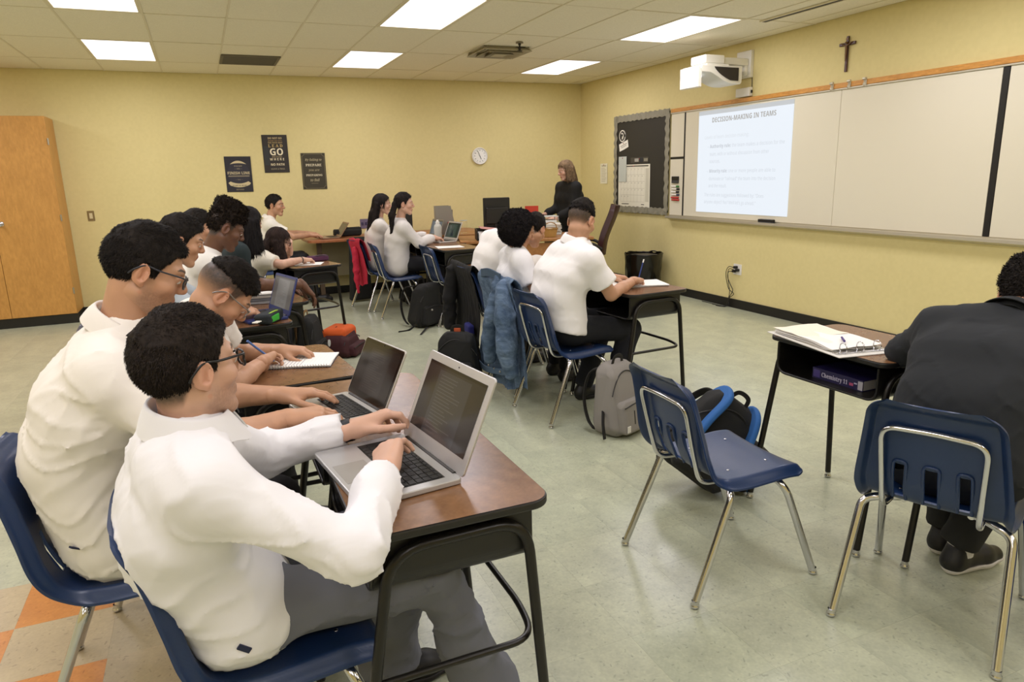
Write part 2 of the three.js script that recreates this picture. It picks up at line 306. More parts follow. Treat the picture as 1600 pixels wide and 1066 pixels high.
poster('dark chalk poster reading finish line, lowest of three at the cabinet side', 0.472, 1.63, 0.315, 0.44, -0.01, (x, w, h) => {
  x.fillStyle = '#23212a'; x.fillRect(0, 0, w, h); x.fillStyle = '#2b2934'; x.beginPath(); x.ellipse(w / 2, h * .5, w * .42, h * .36, 0, 0, 7); x.fill();
  x.fillStyle = chalk; x.beginPath(); x.moveTo(w * .2, h * .22); x.quadraticCurveTo(w * .5, h * .02, w * .82, h * .22); x.quadraticCurveTo(w * .5, h * .16, w * .2, h * .22); x.fill();
  x.fillStyle = '#b5a57d'; fit(x, 'IT IS NOT', w / 2, h * .27, w * .3, 'serif'); fit(x, '— THE —', w / 2, h * .345, w * .3, 'serif', 'normal');
  x.fillStyle = chalk; fit(x, 'FINISH LINE', w / 2, h * .465, w * .86, 'sans-serif'); x.fillRect(w * .1, h * .54, w * .8, 5); x.fillRect(w * .1, h * .56, w * .8, 3);
  x.fillStyle = '#9a8c6a'; fit(x, '— but —', w / 2, h * .65, w * .3, 'serif', 'normal');
  x.fillStyle = chalk; x.beginPath(); x.moveTo(w * .08, h * .74); x.lineTo(w * .16, h * .7); x.quadraticCurveTo(w * .5, h * .82, w * .84, h * .7); x.lineTo(w * .93, h * .75); x.lineTo(w * .88, h * .8); x.quadraticCurveTo(w * .5, h * .93, w * .14, h * .81); x.fill();
  x.fillStyle = '#3a342a'; fit(x, 'START IS MORE', w / 2, h * .82, w * .56, 'serif'); x.fillStyle = '#8d8062'; fit(x, 'BEYOND', w / 2, h * .93, w * .3, 'sans-serif');
});
poster('dark poster with large white GO, highest of the three wall posters', 0.945, 1.876, 0.31, 0.472, 0, (x, w, h) => {
  x.fillStyle = '#2a241f'; x.fillRect(0, 0, w, h); x.fillStyle = '#2c2f2e'; x.fillRect(w * .04, h * .3, w * .2, h * .5);
  x.fillStyle = '#cbb684'; fit(x, 'DO NOT GO', w * .52, h * .09, w * .56, 'sans-serif'); x.fillStyle = '#9b7c44'; fit(x, 'WHERE THE PATH', w * .52, h * .155, w * .55, 'sans-serif'); x.fillStyle = '#b59a60'; fit(x, 'THE PATH MAY', w * .52, h * .21, w * .58, 'sans-serif');
  x.fillStyle = '#cdb06a'; fit(x, 'L E A D', w * .52, h * .29, w * .58, 'serif'); x.fillStyle = '#efe4c4'; fit(x, 'GO', w * .54, h * .45, w * .56, 'sans-serif');
  x.fillStyle = '#b9a67c'; fit(x, 'INSTEAD', w * .54, h * .58, w * .4, 'sans-serif', 'normal'); x.fillStyle = '#e2d4ad'; fit(x, 'W H E R E', w * .54, h * .645, w * .58, 'sans-serif'); fit(x, 'NO PATH', w * .54, h * .785, w * .56, 'sans-serif'); x.fillStyle = '#c9bb94'; fit(x, 'LEAVE A TRAIL', w * .54, h * .9, w * .56, 'serif', 'normal');
});
poster('olive black poster reading prepare and preparing, nearest the wall clock', 1.408, 1.648, 0.31, 0.465, -0.005, (x, w, h) => {
  x.fillStyle = '#38321f'; x.fillRect(0, 0, w, h); x.strokeStyle = '#857a58'; x.lineWidth = 5; x.strokeRect(16, 16, w - 32, h - 32);
  for (const [a, b] of [[16, 16], [w - 16, 16], [16, h - 16], [w - 16, h - 16]]) { x.fillStyle = '#38321f'; x.beginPath(); x.arc(a, b, 34, 0, 7); x.fill(); x.beginPath(); x.arc(a, b, 34, 0, 7); x.stroke(); }
  x.fillStyle = '#38321f'; x.fillRect(0, 0, w, 10); x.fillRect(0, 0, 10, h); x.fillRect(w - 10, 0, 10, h); x.fillRect(0, h - 10, w, 10);
  x.fillStyle = '#c9bd95'; x.font = 'italic 46px serif'; x.textAlign = 'center'; x.fillText('By failing to', w * .5, h * .21);
  x.fillStyle = '#e6dcba'; fit(x, 'PREPARE', w * .5, h * .33, w * .66, 'serif'); x.fillStyle = '#b9ad86'; x.font = 'italic 48px serif'; x.textBaseline = 'middle'; x.fillText('you are', w * .5, h * .465);
  x.fillStyle = '#e6dcba'; fit(x, 'PREPARING', w * .5, h * .61, w * .68, 'serif'); x.fillStyle = '#d2c69d'; x.font = 'italic 54px serif'; x.fillText('to fail', w * .5, h * .745); x.fillStyle = '#8f8460'; x.fillRect(w * .36, h * .83, w * .28, 5);
});
// clock
{
  const t = thing('wall_clock', 'round white wall clock on the yellow back wall', 'clock', [3.755, 1.81, BZ]);
  mesh('rim', new THREE.LatheGeometry([[0.1, 0], [0.118, 0.004], [0.122, 0.02], [0.118, 0.034], [0.108, 0.036], [0.104, 0.028]].map(q => new THREE.Vector2(...q)), 48).rotateX(Math.PI / 2), mat(lin(0xe8e4da), 0.35), t);
  mesh('dial', new THREE.CircleGeometry(0.108, 48).translate(0, 0, 0.026), mat(0xffffff, 0.5, { map: canvasTex(256, 256, (x, w) => { x.fillStyle = '#f3f0e6'; x.fillRect(0, 0, w, w); x.fillStyle = '#2c2a26'; x.font = 'bold 26px sans-serif'; x.textAlign = 'center'; x.textBaseline = 'middle'; for (let i = 1; i <= 12; i++) x.fillText(String(i), 128 + 92 * Math.sin(i * Math.PI / 6), 128 - 92 * Math.cos(i * Math.PI / 6)); x.lineWidth = 2; x.strokeStyle = '#8b877c'; x.beginPath(); x.arc(128, 128, 112, 0, 7); x.stroke(); }) }), t);
  const hand = (len, w, a) => { const o = mesh('hand', box(w, len, 0.002, 0, len / 2 - 0.01, 0, 0), MAT.black, t); o.position.z = 0.03; o.rotation.z = a; };
  hand(0.06, 0.007, -2.75); hand(0.09, 0.005, 0.42); mesh('glass', new THREE.CircleGeometry(0.106, 40).translate(0, 0, 0.033), mat(0xffffff, 0.03, { transmission: 1, thickness: 0 }), t);
}
// wall frame for the whiteboard wall: local x = along -z of the room (so x grows to the far corner reversed), z = out of the wall
const onWall = (z, y, out = 0) => [RX - out, y, z];
const WR = -Math.PI / 2;      // local +z points to -x, local +x points to +z
// bulletin board
{
  const t = thing('bulletin_board', 'black papered bulletin board with a ruffled grey border', 'bulletin board', onWall(-8.16, 1.635), WR);
  const W = 1.29, H = 1.29;
  mesh('panel', box(W - 0.05, H - 0.05, 0.018, 0, 0, 0.009, 0.002), M(0x2e2a20), t);
  const strip = (len, w, cx, cy, rz) => { const g = new THREE.PlaneGeometry(len, w, Math.round(len / 0.012), 4), p = g.attributes.position; for (let i = 0; i < p.count; i++) { const a = p.getX(i), b = p.getY(i); p.setZ(i, 0.03 + 0.006 * Math.sin(a * 46 + noise(a * 9, b * 20, rz) * 3) * (0.4 + Math.abs(b) / w) - 0.02 * Math.max(0, Math.abs(b) / w - 0.46)); p.setY(i, b + 0.005 * Math.sin(a * 61 + rz)); } g.computeVertexNormals(); const o = mesh('border', g, mat(lin(0x8d8875), 0.7, { side: THREE.DoubleSide }), t); o.position.set(cx, cy, 0); o.rotation.z = rz; };
  strip(W, 0.085, 0, H / 2 - 0.04, 0); strip(W, 0.085, 0, -H / 2 + 0.04, Math.PI); strip(H, 0.085, W / 2 - 0.04, 0, -Math.PI / 2); strip(H, 0.075, -W / 2 + 0.04, 0, Math.PI / 2);
}
const pin = (name, label, cat, z, y, w, h, m, tilt = 0, out = 0.02) => { const t = thing(name, label, cat, onWall(z, y, out), WR); t.rotation.set(0, WR, 0); const g = new THREE.PlaneGeometry(w, h, 10, 6), p = g.attributes.position; for (let i = 0; i < p.count; i++) p.setZ(i, 0.003 + 0.003 * Math.sin(p.getX(i) * 25 + z * 9) * (0.5 - p.getY(i) / h)); g.computeVertexNormals(); const s = mesh('sheet', g, m, t); s.rotation.z = tilt; const c = mesh('pin', new THREE.SphereGeometry(0.006, 10, 8), M(0xb4402f), t); c.position.set(Math.sin(-tilt) * (h / 2 - 0.02), h / 2 - 0.02, 0.006); return t; };
pin('wall_calendar', 'large white year planner calendar pinned to the black board', 'calendar', -8.305, 1.345, 0.77, 0.57, mat(0xffffff, 0.7, { map: canvasTex(512, 380, (x, w, h) => { x.fillStyle = '#e9e4cf'; x.fillRect(0, 0, w, h); x.fillStyle = '#4b4638'; x.fillRect(w * .05, 10, w * .9, 10); x.strokeStyle = '#b9b29a'; x.lineWidth = 2; for (let i = 0; i < 8; i++) { const X = 40 + i * 56; x.beginPath(); x.moveTo(X, 30); x.lineTo(X, 330); x.stroke(); } for (let j = 0; j < 6; j++) { const Y = 30 + j * 60; x.beginPath(); x.moveTo(40, Y); x.lineTo(w - 80, Y); x.stroke(); } x.fillStyle = '#7d7763'; x.font = '15px sans-serif'; let d = 1; for (let j = 0; j < 5; j++) for (let i = 0; i < 7; i++) if (d <= 31) x.fillText(String(d++), 46 + i * 56, 48 + j * 60); x.fillStyle = '#cfcab4'; x.fillRect(w - 66, 36, 52, 290); x.fillStyle = '#4b4638'; x.fillRect(60, 348, 120, 7); x.fillRect(380, 348, 50, 7); }) }));
pin('paper_sheet', 'narrow pale blue sheet pinned over the calendar corner', 'paper', -8.575, 1.57, 0.2, 0.34, mat(lin(0xc4c8bc), 0.7), 0, 0.026);
pin('paper_label', 'tilted white paper strip pinned beneath the round emblem', 'paper', -8.56, 1.885, 0.23, 0.1, mat(0xffffff, 0.7, { map: canvasTex(128, 56, (x, w, h) => { x.fillStyle = '#ece8da'; x.fillRect(0, 0, w, h); x.fillStyle = '#8d8775'; x.fillRect(18, 20, 90, 5); x.fillRect(24, 32, 76, 4); }) }), 0.25);
{ // round emblem: white ring with a crest
  const t = thing('round_emblem', 'white round paper emblem near the top of the black board', 'emblem', onWall(-8.6, 2.015, 0.02), WR);
  mesh('disc', new THREE.CircleGeometry(0.085, 36), mat(0xffffff, 0.7, { map: canvasTex(128, 128, (x) => { x.fillStyle = '#23201a'; x.fillRect(0, 0, 128, 128); x.strokeStyle = '#e6e1d2'; x.lineWidth = 11; x.beginPath(); x.arc(64, 64, 54, 0.2, 6.0); x.stroke(); x.fillStyle = '#d9d4c4'; x.beginPath(); x.moveTo(38, 30); x.quadraticCurveTo(90, 26, 92, 66); x.quadraticCurveTo(80, 108, 50, 96); x.quadraticCurveTo(70, 70, 38, 30); x.fill(); x.fillStyle = '#23201a'; x.beginPath(); x.arc(66, 56, 12, 0, 7); x.fill(); }) }), t).position.z = 0.004;
  mesh('backing', new THREE.CylinderGeometry(0.084, 0.084, 0.003, 36).rotateX(Math.PI / 2), MAT.paper, t).position.z = 0.001;
}
pin('photo_strip', 'short row of small dark photographs above the calendar', 'paper', -8.17, 1.685, 0.42, 0.07, mat(0xffffff, 0.6, { map: canvasTex(256, 40, (x) => { x.fillStyle = '#4a463c'; x.fillRect(0, 0, 256, 40); x.fillStyle = '#a7a49a'; x.fillRect(56, 8, 60, 24); x.fillStyle = '#28282c'; x.fillRect(130, 2, 50, 36); x.fillStyle = '#8f8a78'; x.fillRect(190, 10, 56, 20); }) }));
pin('wall_notice', 'narrow white notice taped on the wall between teacher and bulletin board', 'notice', -9.12, 1.517, 0.2, 0.285, mat(0xffffff, 0.7, { map: canvasTex(96, 136, (x, w, h) => { x.fillStyle = '#e9e3c6'; x.fillRect(0, 0, w, h); x.fillStyle = '#b5ae92'; x.fillRect(18, 12, 60, 8); for (let i = 0; i < 9; i++) x.fillRect(14, 30 + i * 11, 50 + (i * 13) % 20, 3); }) }), 0, 0.002);

// whiteboard
{
  const t = thing('whiteboard', 'long cream whiteboard in panels with wooden rail and metal tray', 'whiteboard', onWall(-5.05, 0), WR);
  const z2x = z => z + 5.05;
  const panel = (z0, z1, y0, y1) => { const o = mesh('panel', box(z1 - z0 - 0.004, y1 - y0, 0.018, 0, 0, 0, 0.002), MAT.boardWhite, t); o.position.set(z2x((z0 + z1) / 2), (y0 + y1) / 2, 0.011); };
  panel(-7.485, -7.225, 0.995, 1.672); panel(-7.485, -7.225, 1.7, 2.21); panel(-7.2, -4.935, 0.995, 2.21); panel(-4.935, -3.51, 0.995, 2.21); panel(-3.46, -1.9, 0.995, 2.21);
  const strip = (z, w, y0, y1) => { const o = mesh('divider', box(w, y1 - y0, 0.022, 0, 0, 0, 0.003), MAT.black, t); o.position.set(z2x(z), (y0 + y1) / 2, 0.012); };
  strip(-7.2125, 0.024, 0.995, 2.21); strip(-3.485, 0.045, 0.995, 2.21);
  { const o = mesh('divider', box(0.262, 0.026, 0.022, 0, 0, 0, 0.003), MAT.black, t); o.position.set(z2x(-7.355), 1.686, 0.012); }
  const L = 5.6, mid = z2x(-7.49 + L / 2);
  { const g = box(L, 0.045, 0.03, 0, 0, 0, 0.005); setUV(g, (x, y, z) => [x / 1.2, (y + z) / 0.3]); const o = mesh('rail', g, MAT.oak, t); o.position.set(mid, 2.248, 0.015); }
  { const o = mesh('rail_lip', box(L, 0.014, 0.032, 0, 0, 0, 0.003), MAT.alu, t); o.position.set(mid, 2.217, 0.016); }
  { const s = new THREE.Shape(); s.moveTo(0, 0); s.lineTo(0, 0.035); s.lineTo(0.012, 0.035); s.lineTo(0.014, 0.012); s.lineTo(0.07, 0.008); s.lineTo(0.074, 0.02); s.lineTo(0.08, 0.02); s.lineTo(0.08, -0.004); s.lineTo(0.07, -0.01); s.lineTo(0, -0.03); s.closePath();
    const g = new THREE.ExtrudeGeometry(s, { depth: L, bevelEnabled: false }); g.rotateY(-Math.PI / 2); g.translate(L / 2, 0, 0); const o = mesh('tray', g, MAT.alu, t); o.position.set(mid, 0.965, 0); }
}
// projected slide (light on the whiteboard)
{
  const z0 = -6.945, z1 = -5.49, y0 = 1.055, y1 = 2.145;
  const t = thing('projected_slide', 'bright projected slide titled decision-making in teams on the whiteboard', 'projection', onWall((z0 + z1) / 2, (y0 + y1) / 2, 0.0245), WR);
  const dm = canvasTex(1024, 768, (x, w, h) => {
    x.fillStyle = '#e9f0f8'; x.fillRect(0, 0, w, h); x.textBaseline = 'middle'; x.fillStyle = '#a9a6a2'; fit(x, 'DECISION-MAKING IN TEAMS', w * .5, 46, 700, 'sans-serif');
    const line = (s, X, Y, b, wd, c = '#d3d9e1') => { x.fillStyle = c; x.textAlign = 'left'; x.font = `${b ? 'bold ' : ''}36px sans-serif`; x.fillText(s, X, Y, wd); };
    line('Levels of team decision making:', 80, 176, 0, 540, '#dbe1e8'); line('–', 120, 248); line('Authority rule:', 150, 248, 1, 250, '#c3c8d0'); line('the team makes a decision for the', 410, 248, 0, 560); line('team, with or without discussion from other', 150, 308, 0, 660); line('sources.', 150, 364, 0, 130);
    line('–', 120, 440); line('Minority rule:', 150, 440, 1, 220, '#c3c8d0'); line('one or more people are able to', 380, 440, 0, 520); line('dominate or “railroad” the team into the decision', 150, 500, 0, 740); line('and the result.', 150, 556, 0, 220); line('The rules are suggestions followed by: “Does', 100, 628, 0, 680); line('anyone object? No? Well let’s go ahead.”', 100, 684, 0, 600);
  });
  mesh('image', box(z1 - z0, y1 - y0, 0.001, 0, 0, 0, 0), new THREE.MeshStandardMaterial({ color: 0x000000, roughness: 0.6, emissive: 0xffffff, emissiveMap: dm, emissiveIntensity: 0.96 }), t);
  mesh('top_band', box(z1 - z0, 0.045, 0.001, 0, (y1 - y0) / 2 + 0.0225, 0, 0), new THREE.MeshStandardMaterial({ color: 0x000000, roughness: 0.6, emissive: lin(0xc9ccce), emissiveIntensity: 0.9 }), t);
  const L = new THREE.RectAreaLight(new THREE.Color(0.86, 0.93, 1), 0.35, z1 - z0, y1 - y0); L.name = 'slide_light'; L.position.z = 0.01; L.rotation.y = Math.PI; t.add(L);
}
// things on the board
function eraser(label, pos, w, m, turn) { const t = thing('whiteboard_eraser', label, 'eraser', pos, turn); mesh('grip', box(w, 0.026, 0.05, 0, 0.03, 0, 0.006), m, t); mesh('felt', box(w - 0.004, 0.018, 0.048, 0, 0.009, 0, 0.003), M(0x3b3a3a), t); return t; }
eraser('black eraser lying on the metal tray under the slide', onWall(-5.755, 0.976, 0.045), 0.2, MAT.black, WR);
{ const e = eraser('small black eraser stuck on the narrow panel above the markers', onWall(-7.365, 1.385, 0.02), 0.13, MAT.black, WR); e.rotation.set(0, WR, 0); e.children.forEach(c => { c.rotation.x = 0; }); e.scale.set(1, 1.9, 0.8); }
const mk = [[0x3f7d3a, 1.345], [0x1d1d22, 1.312], [0x1d1d22, 1.278], [0x27324f, 1.244], [0xb8322c, 1.21], [0xb8322c, 1.182]];
mk.forEach(([c, y], i) => {
  const t = thing('marker', ['green whiteboard marker, top of the magnetic marker stack', 'black marker right under the green marker', 'black marker in the middle of the marker stack', 'dark blue marker above the red markers', 'red marker above the lowest marker', 'red marker at the bottom of the marker stack'][i], 'marker', onWall(-7.36 + (i % 2) * 0.01, y, 0.032), WR);
  mesh('barrel', rod([-0.07, 0, 0], [0.03, 0, 0], 0.0105), i < 4 ? MAT.white : M(c), t); mesh('cap', rod([0.03, 0, 0], [0.07, 0, 0], 0.012, 0.0105), M(c), t);
});
[[-5.035, 'map clip on the wooden rail nearest the slide'], [-4.845, 'map clip in the middle of three on the wooden rail'], [-4.68, 'map clip on the wooden rail furthest from the slide']].forEach(([z, l]) => {
  const t = thing('rail_clip', l, 'clip', onWall(z, 2.25, 0.03), WR); mesh('plate', box(0.03, 0.06, 0.006, 0, 0, 0.004, 0.002), MAT.alu, t); mesh('hook', tube([[0, 0.01, 0.008], [0, -0.01, 0.02], [0, -0.03, 0.024], [0, -0.04, 0.012]], 0.004, 20, 8), MAT.alu, t); mesh('roller', rod([-0.016, 0.025, 0.012], [0.016, 0.025, 0.012], 0.011), MAT.alu, t);
});
// crucifix
{
  const t = thing('crucifix', 'dark wooden crucifix on the wall above the whiteboard', 'crucifix', onWall(-4.918, 2.51, 0.012), WR);
  const m = mat(lin(0x4a2513), 0.4);
  mesh('upright', box(0.026, 0.3, 0.014, 0, 0, 0, 0.004), m, t); mesh('crossbar', box(0.175, 0.026, 0.014, 0, 0.085, 0.001, 0.004), m, t);
  const fm = mat(lin(0x6d5136), 0.35, { metalness: 0.5 });
  mesh('figure', merge([rod([0, 0.075, 0.016], [0, 0.0, 0.016], 0.011, 0.008), rod([0, 0, 0.016], [0.002, -0.06, 0.018], 0.009, 0.005), rod([-0.06, 0.095, 0.013], [-0.01, 0.07, 0.016], 0.004, 0.006), rod([0.06, 0.095, 0.013], [0.01, 0.07, 0.016], 0.004, 0.006), new THREE.SphereGeometry(0.012, 12, 10).translate(0.002, 0.092, 0.02)]), fm, t);
  mesh('plaque', box(0.026, 0.016, 0.006, 0, 0.125, 0.009, 0.002), fm, t);
}
// projector on its wall arm
{
  const t = thing('wall_projector', 'white short throw projector on a wall arm above the slide', 'projector', onWall(-6.22, 2.5), WR); t.scale.set(1, 1, 0.82);
  const W = mat(lin(0xe4e0d3), 0.4);
  mesh('wall_plate', box(0.22, 0.27, 0.05, 0, 0.1, 0.025, 0.008), W, t); mesh('bracket', box(0.14, 0.16, 0.06, 0, 0.06, 0.07, 0.02), W, t);
  mesh('arm', box(0.16, 0.07, 0.62, 0, 0.12, 0.36, 0.012), W, t); mesh('arm_cover', box(0.24, 0.085, 0.3, 0, 0.125, 0.62, 0.016), W, t); mesh('mount_plate', box(0.3, 0.016, 0.34, 0, 0.07, 0.6, 0.005), W, t);
  // body: profile extruded across
  const s = new THREE.Shape(); s.moveTo(0.24, 0.055); s.lineTo(0.84, 0.055); s.lineTo(0.86, 0.03); s.lineTo(0.84, 0.005); s.lineTo(0.72, 0.0); s.bezierCurveTo(0.6, -0.03, 0.5, -0.1, 0.36, -0.105); s.lineTo(0.26, -0.105); s.quadraticCurveTo(0.24, -0.1, 0.24, -0.08); s.closePath();
  const bg = new THREE.ExtrudeGeometry(s, { depth: 0.3, bevelEnabled: true, bevelSize: 0.008, bevelThickness: 0.008, bevelSegments: 3, curveSegments: 20 }); bg.translate(0, 0, -0.15); bg.rotateY(-Math.PI / 2);
  mesh('body', bg, W, t);
  const s2 = new THREE.Shape(); s2.moveTo(0.3, 0.04); s2.lineTo(0.66, 0.045); s2.quadraticCurveTo(0.6, -0.02, 0.42, -0.075); s2.lineTo(0.3, -0.08); s2.closePath();
  const vg = new THREE.ExtrudeGeometry(s2, { depth: 0.008, bevelEnabled: true, bevelSize: 0.003, bevelThickness: 0.003, bevelSegments: 2 }); vg.rotateY(-Math.PI / 2);
  for (const x of [-0.158, 0.168]) mesh('vent_panel', vg, M(0x2a231c), t).position.x = x;
  mesh('mirror_hood', box(0.3, 0.2, 0.055, 0, -0.05, 0.87, 0.008), W, t); mesh('mirror', box(0.26, 0.16, 0.004, 0, -0.05, 0.84, 0.001), mat(lin(0x3a3a40), 0.08), t);
  mesh('lens', new THREE.SphereGeometry(0.035, 20, 14).scale(1, 1, 0.6).translate(0, -0.03, 0.74), new THREE.MeshStandardMaterial({ color: 0xffffff, emissive: 0xdfeaff, emissiveIntensity: 1.3 }), t);
  mesh('cable', tube([[0.03, 0.02, 0.25], [0.03, 0.03, 0.19], [0.03, -0.03, 0.15], [0.03, -0.07, 0.2], [0.03, -0.06, 0.25]], 0.006, 40, 8), MAT.blackPlastic, t);
  mesh('wall_cable', rod([0.1, -0.03, 0.008], [0.105, -0.14, 0.008], 0.004), MAT.blackPlastic, t);
}
{ const t = thing('control_box', 'small white interface box on the wall below the projector plate', 'box', onWall(-6.21, 2.325), WR); mesh('case', box(0.21, 0.09, 0.05, 0, 0, 0.025, 0.008), MAT.white, t); mesh('connector', box(0.02, 0.03, 0.02, 0.105, 0.0, 0.02, 0.004), MAT.blackPlastic, t); }

// ───────── furniture ─────────
// thin shell over a grid: f(u,v) -> point, with holes
function shell(nu, nv, f, thick, solid = () => true) {
  const P = [], Nn = [], e = 1e-3; const top = [], bot = [];
  for (let j = 0; j <= nv; j++) for (let i = 0; i <= nu; i++) {
    const u = i / nu * 2 - 1, v = j / nv, p = f(u, v), a = f(Math.min(1, u + e), v).sub(f(Math.max(-1, u - e), v)), b = f(u, Math.min(1, v + e)).sub(f(u, Math.max(0, v - e)));
    const n = a.cross(b).normalize(); top.push(p); bot.push(p.clone().addScaledVector(n, -thick));
  }
  const pos = [], idx = [], W = nu + 1; top.forEach(p => pos.push(p.x, p.y, p.z)); bot.forEach(p => pos.push(p.x, p.y, p.z)); const o = top.length;
  const S = (i, j) => i >= 0 && j >= 0 && i < nu && j < nv && solid((i + 0.5) / nu * 2 - 1, (j + 0.5) / nv);
  const rim = [];
  for (let j = 0; j < nv; j++) for (let i = 0; i < nu; i++) {
    if (!S(i, j)) continue; const a = j * W + i, b = a + 1, c = a + W + 1, d = a + W;
    idx.push(a, b, c, a, c, d, o + a, o + c, o + b, o + a, o + d, o + c);
    if (!S(i, j - 1)) rim.push([b, a]); if (!S(i + 1, j)) rim.push([c, b]); if (!S(i, j + 1)) rim.push([d, c]); if (!S(i - 1, j)) rim.push([a, d]);
  }
  for (const [a, b] of rim) { const k = pos.length / 3; for (const q of [a, b, o + b, o + a]) pos.push(pos[3 * q], pos[3 * q + 1], pos[3 * q + 2]); idx.push(k, k + 1, k + 2, k, k + 2, k + 3); }
  const g = new THREE.BufferGeometry(); g.setAttribute('position', new THREE.Float32BufferAttribute(pos, 3)); g.setIndex(idx); g.computeVertexNormals(); return g;
}
const chairProfile = new THREE.CatmullRomCurve3([[0, 0.432, 0.222], [0, 0.452, 0.205], [0, 0.46, 0.15], [0, 0.455, 0.05], [0, 0.449, -0.06], [0, 0.452, -0.13], [0, 0.475, -0.178], [0, 0.53, -0.207], [0, 0.62, -0.228], [0, 0.72, -0.252], [0, 0.835, -0.285]].map(A), false, 'centripetal');
function chairPoint(u, v) {
  const p = chairProfile.getPointAt(v);
  const back = sstep(0.40, 0.58, v);
  let w = 0.229 * (1 - back) + 0.228 * back - 0.046 * clamp((v - 0.58) / 0.42, 0, 1) - 0.01 * Math.exp(-(((v - 0.47) / 0.09) ** 2));
  const tt = Math.max((v - 0.925) / 0.075, (0.06 - v) / 0.06, 0); w -= 0.056 * (1 - Math.sqrt(Math.max(0, 1 - tt * tt)));
  const a = Math.abs(u), lip = Math.pow(sstep(0.84, 1, a), 1.6), rim = Math.pow(Math.max(sstep(0.84, 1, a), sstep(0.945, 1, v)), 1.5);
  const q = V(Math.pow(a, 0.94) * Math.sign(u) * w, p.y, p.z);
  q.y += (1 - back) * (0.014 * a * a - 0.036 * lip * (1 - tt) - 0.008);
  q.z += back * (0.022 * a * a * (1 - 0.7 * sstep(0.9, 1, v)) - 0.036 * rim);
  return q;
}
const slotHole = (u, v) => v > 0.535 && v < 0.70 && [-0.4, 0, 0.4].some(c => Math.abs(u - c) < 0.075);
const chairGeo = shell(72, 96, chairPoint, 0.007, (u, v) => !slotHole(u, v));
setUV(chairGeo, (x, y, z) => [x / 0.2, (y + z) / 0.2]);
function glide(p) { return new THREE.LatheGeometry([[0, 0], [0.013, 0.001], [0.017, 0.007], [0.016, 0.013], [0.0125, 0.017], [0.0125, 0.03]].map(q => new THREE.Vector2(...q)), 16).translate(...p); }
const chairLegs = [];
for (const s of [-1, 1]) {
  chairLegs.push([bent([[s * 0.243, 0.02, 0.272], [s * 0.214, 0.39, 0.135], [s * 0.10, 0.414, 0.115], [s * 0.06, 0.414, 0.112]], 0.0142, 0.07), glide([s * 0.2445, 0, 0.275])]);
  chairLegs.push([bent([[s * 0.243, 0.02, -0.272], [s * 0.222, 0.40, -0.115], [s * 0.16, 0.422, -0.1], [s * 0.1, 0.42, -0.06]], 0.0142, 0.07), glide([s * 0.2445, 0, -0.275])]);
}
const chairLoop = bent([[-0.135, 0.42, -0.06], [-0.138, 0.425, -0.195], [-0.142, 0.56, -0.2325], [-0.147, 0.735, -0.275], [0, 0.742, -0.278], [0.147, 0.735, -0.275], [0.142, 0.56, -0.2325], [0.138, 0.425, -0.195], [0.135, 0.42, -0.06]], 0.0094, 0.05, 110);
const chairRunner = merge([rod([-0.1, 0.416, 0.12], [-0.1, 0.418, -0.08], 0.011), rod([0.1, 0.416, 0.12], [0.1, 0.418, -0.08], 0.011)]);
const rivetG = new THREE.SphereGeometry(0.006, 10, 6).scale(1, 0.4, 1);
const slotRims = [-0.4, 0, 0.4].map(c => { const at = (u, v) => { const p = chairPoint(u, v), e = 0.004, n = chairPoint(u + e, v).sub(chairPoint(u - e, v)).cross(chairPoint(u, v + e).sub(chairPoint(u, v - e))).normalize(); return p.addScaledVector(n, -0.009); }; const w = 0.09; return bent([at(c - w, 0.52), at(c - w, 0.66), at(c - w, 0.715), at(c + w, 0.715), at(c + w, 0.66), at(c + w, 0.52)], 0.0055, 0.016, 60, 8); });
const CH_GROUP = 'blue plastic school chairs';
let chair0 = null;
function chair(label, x, z, fx, fz) {
  const turn = Math.atan2(fx, fz);
  if (chair0) return copyOf(chair0, label, [x, 0, z], turn, CH_GROUP);
  const t = chair0 = thing('school_chair', label, 'chair', [x, 0, z], turn, CH_GROUP);
  mesh('shell', chairGeo, MAT.blue, t); mesh('back_loop', chairLoop, MAT.chrome, t); mesh('runner', chairRunner, MAT.chrome, t);
  for (const g of slotRims) mesh('slot_rim', g, MAT.blue, t);
  for (const [leg, gl] of chairLegs) { const l = mesh('leg', leg, MAT.chrome, t); mesh('glide', gl, MAT.chrome, l); }
  for (const [u, v] of [[-0.5, 0.14], [0.5, 0.14], [-0.5, 0.36], [0.5, 0.36]]) { const p = chairPoint(u, v); const r = mesh('rivet', rivetG, MAT.chrome, t); r.position.copy(p); r.position.y += 0.001; }
  return t;
}
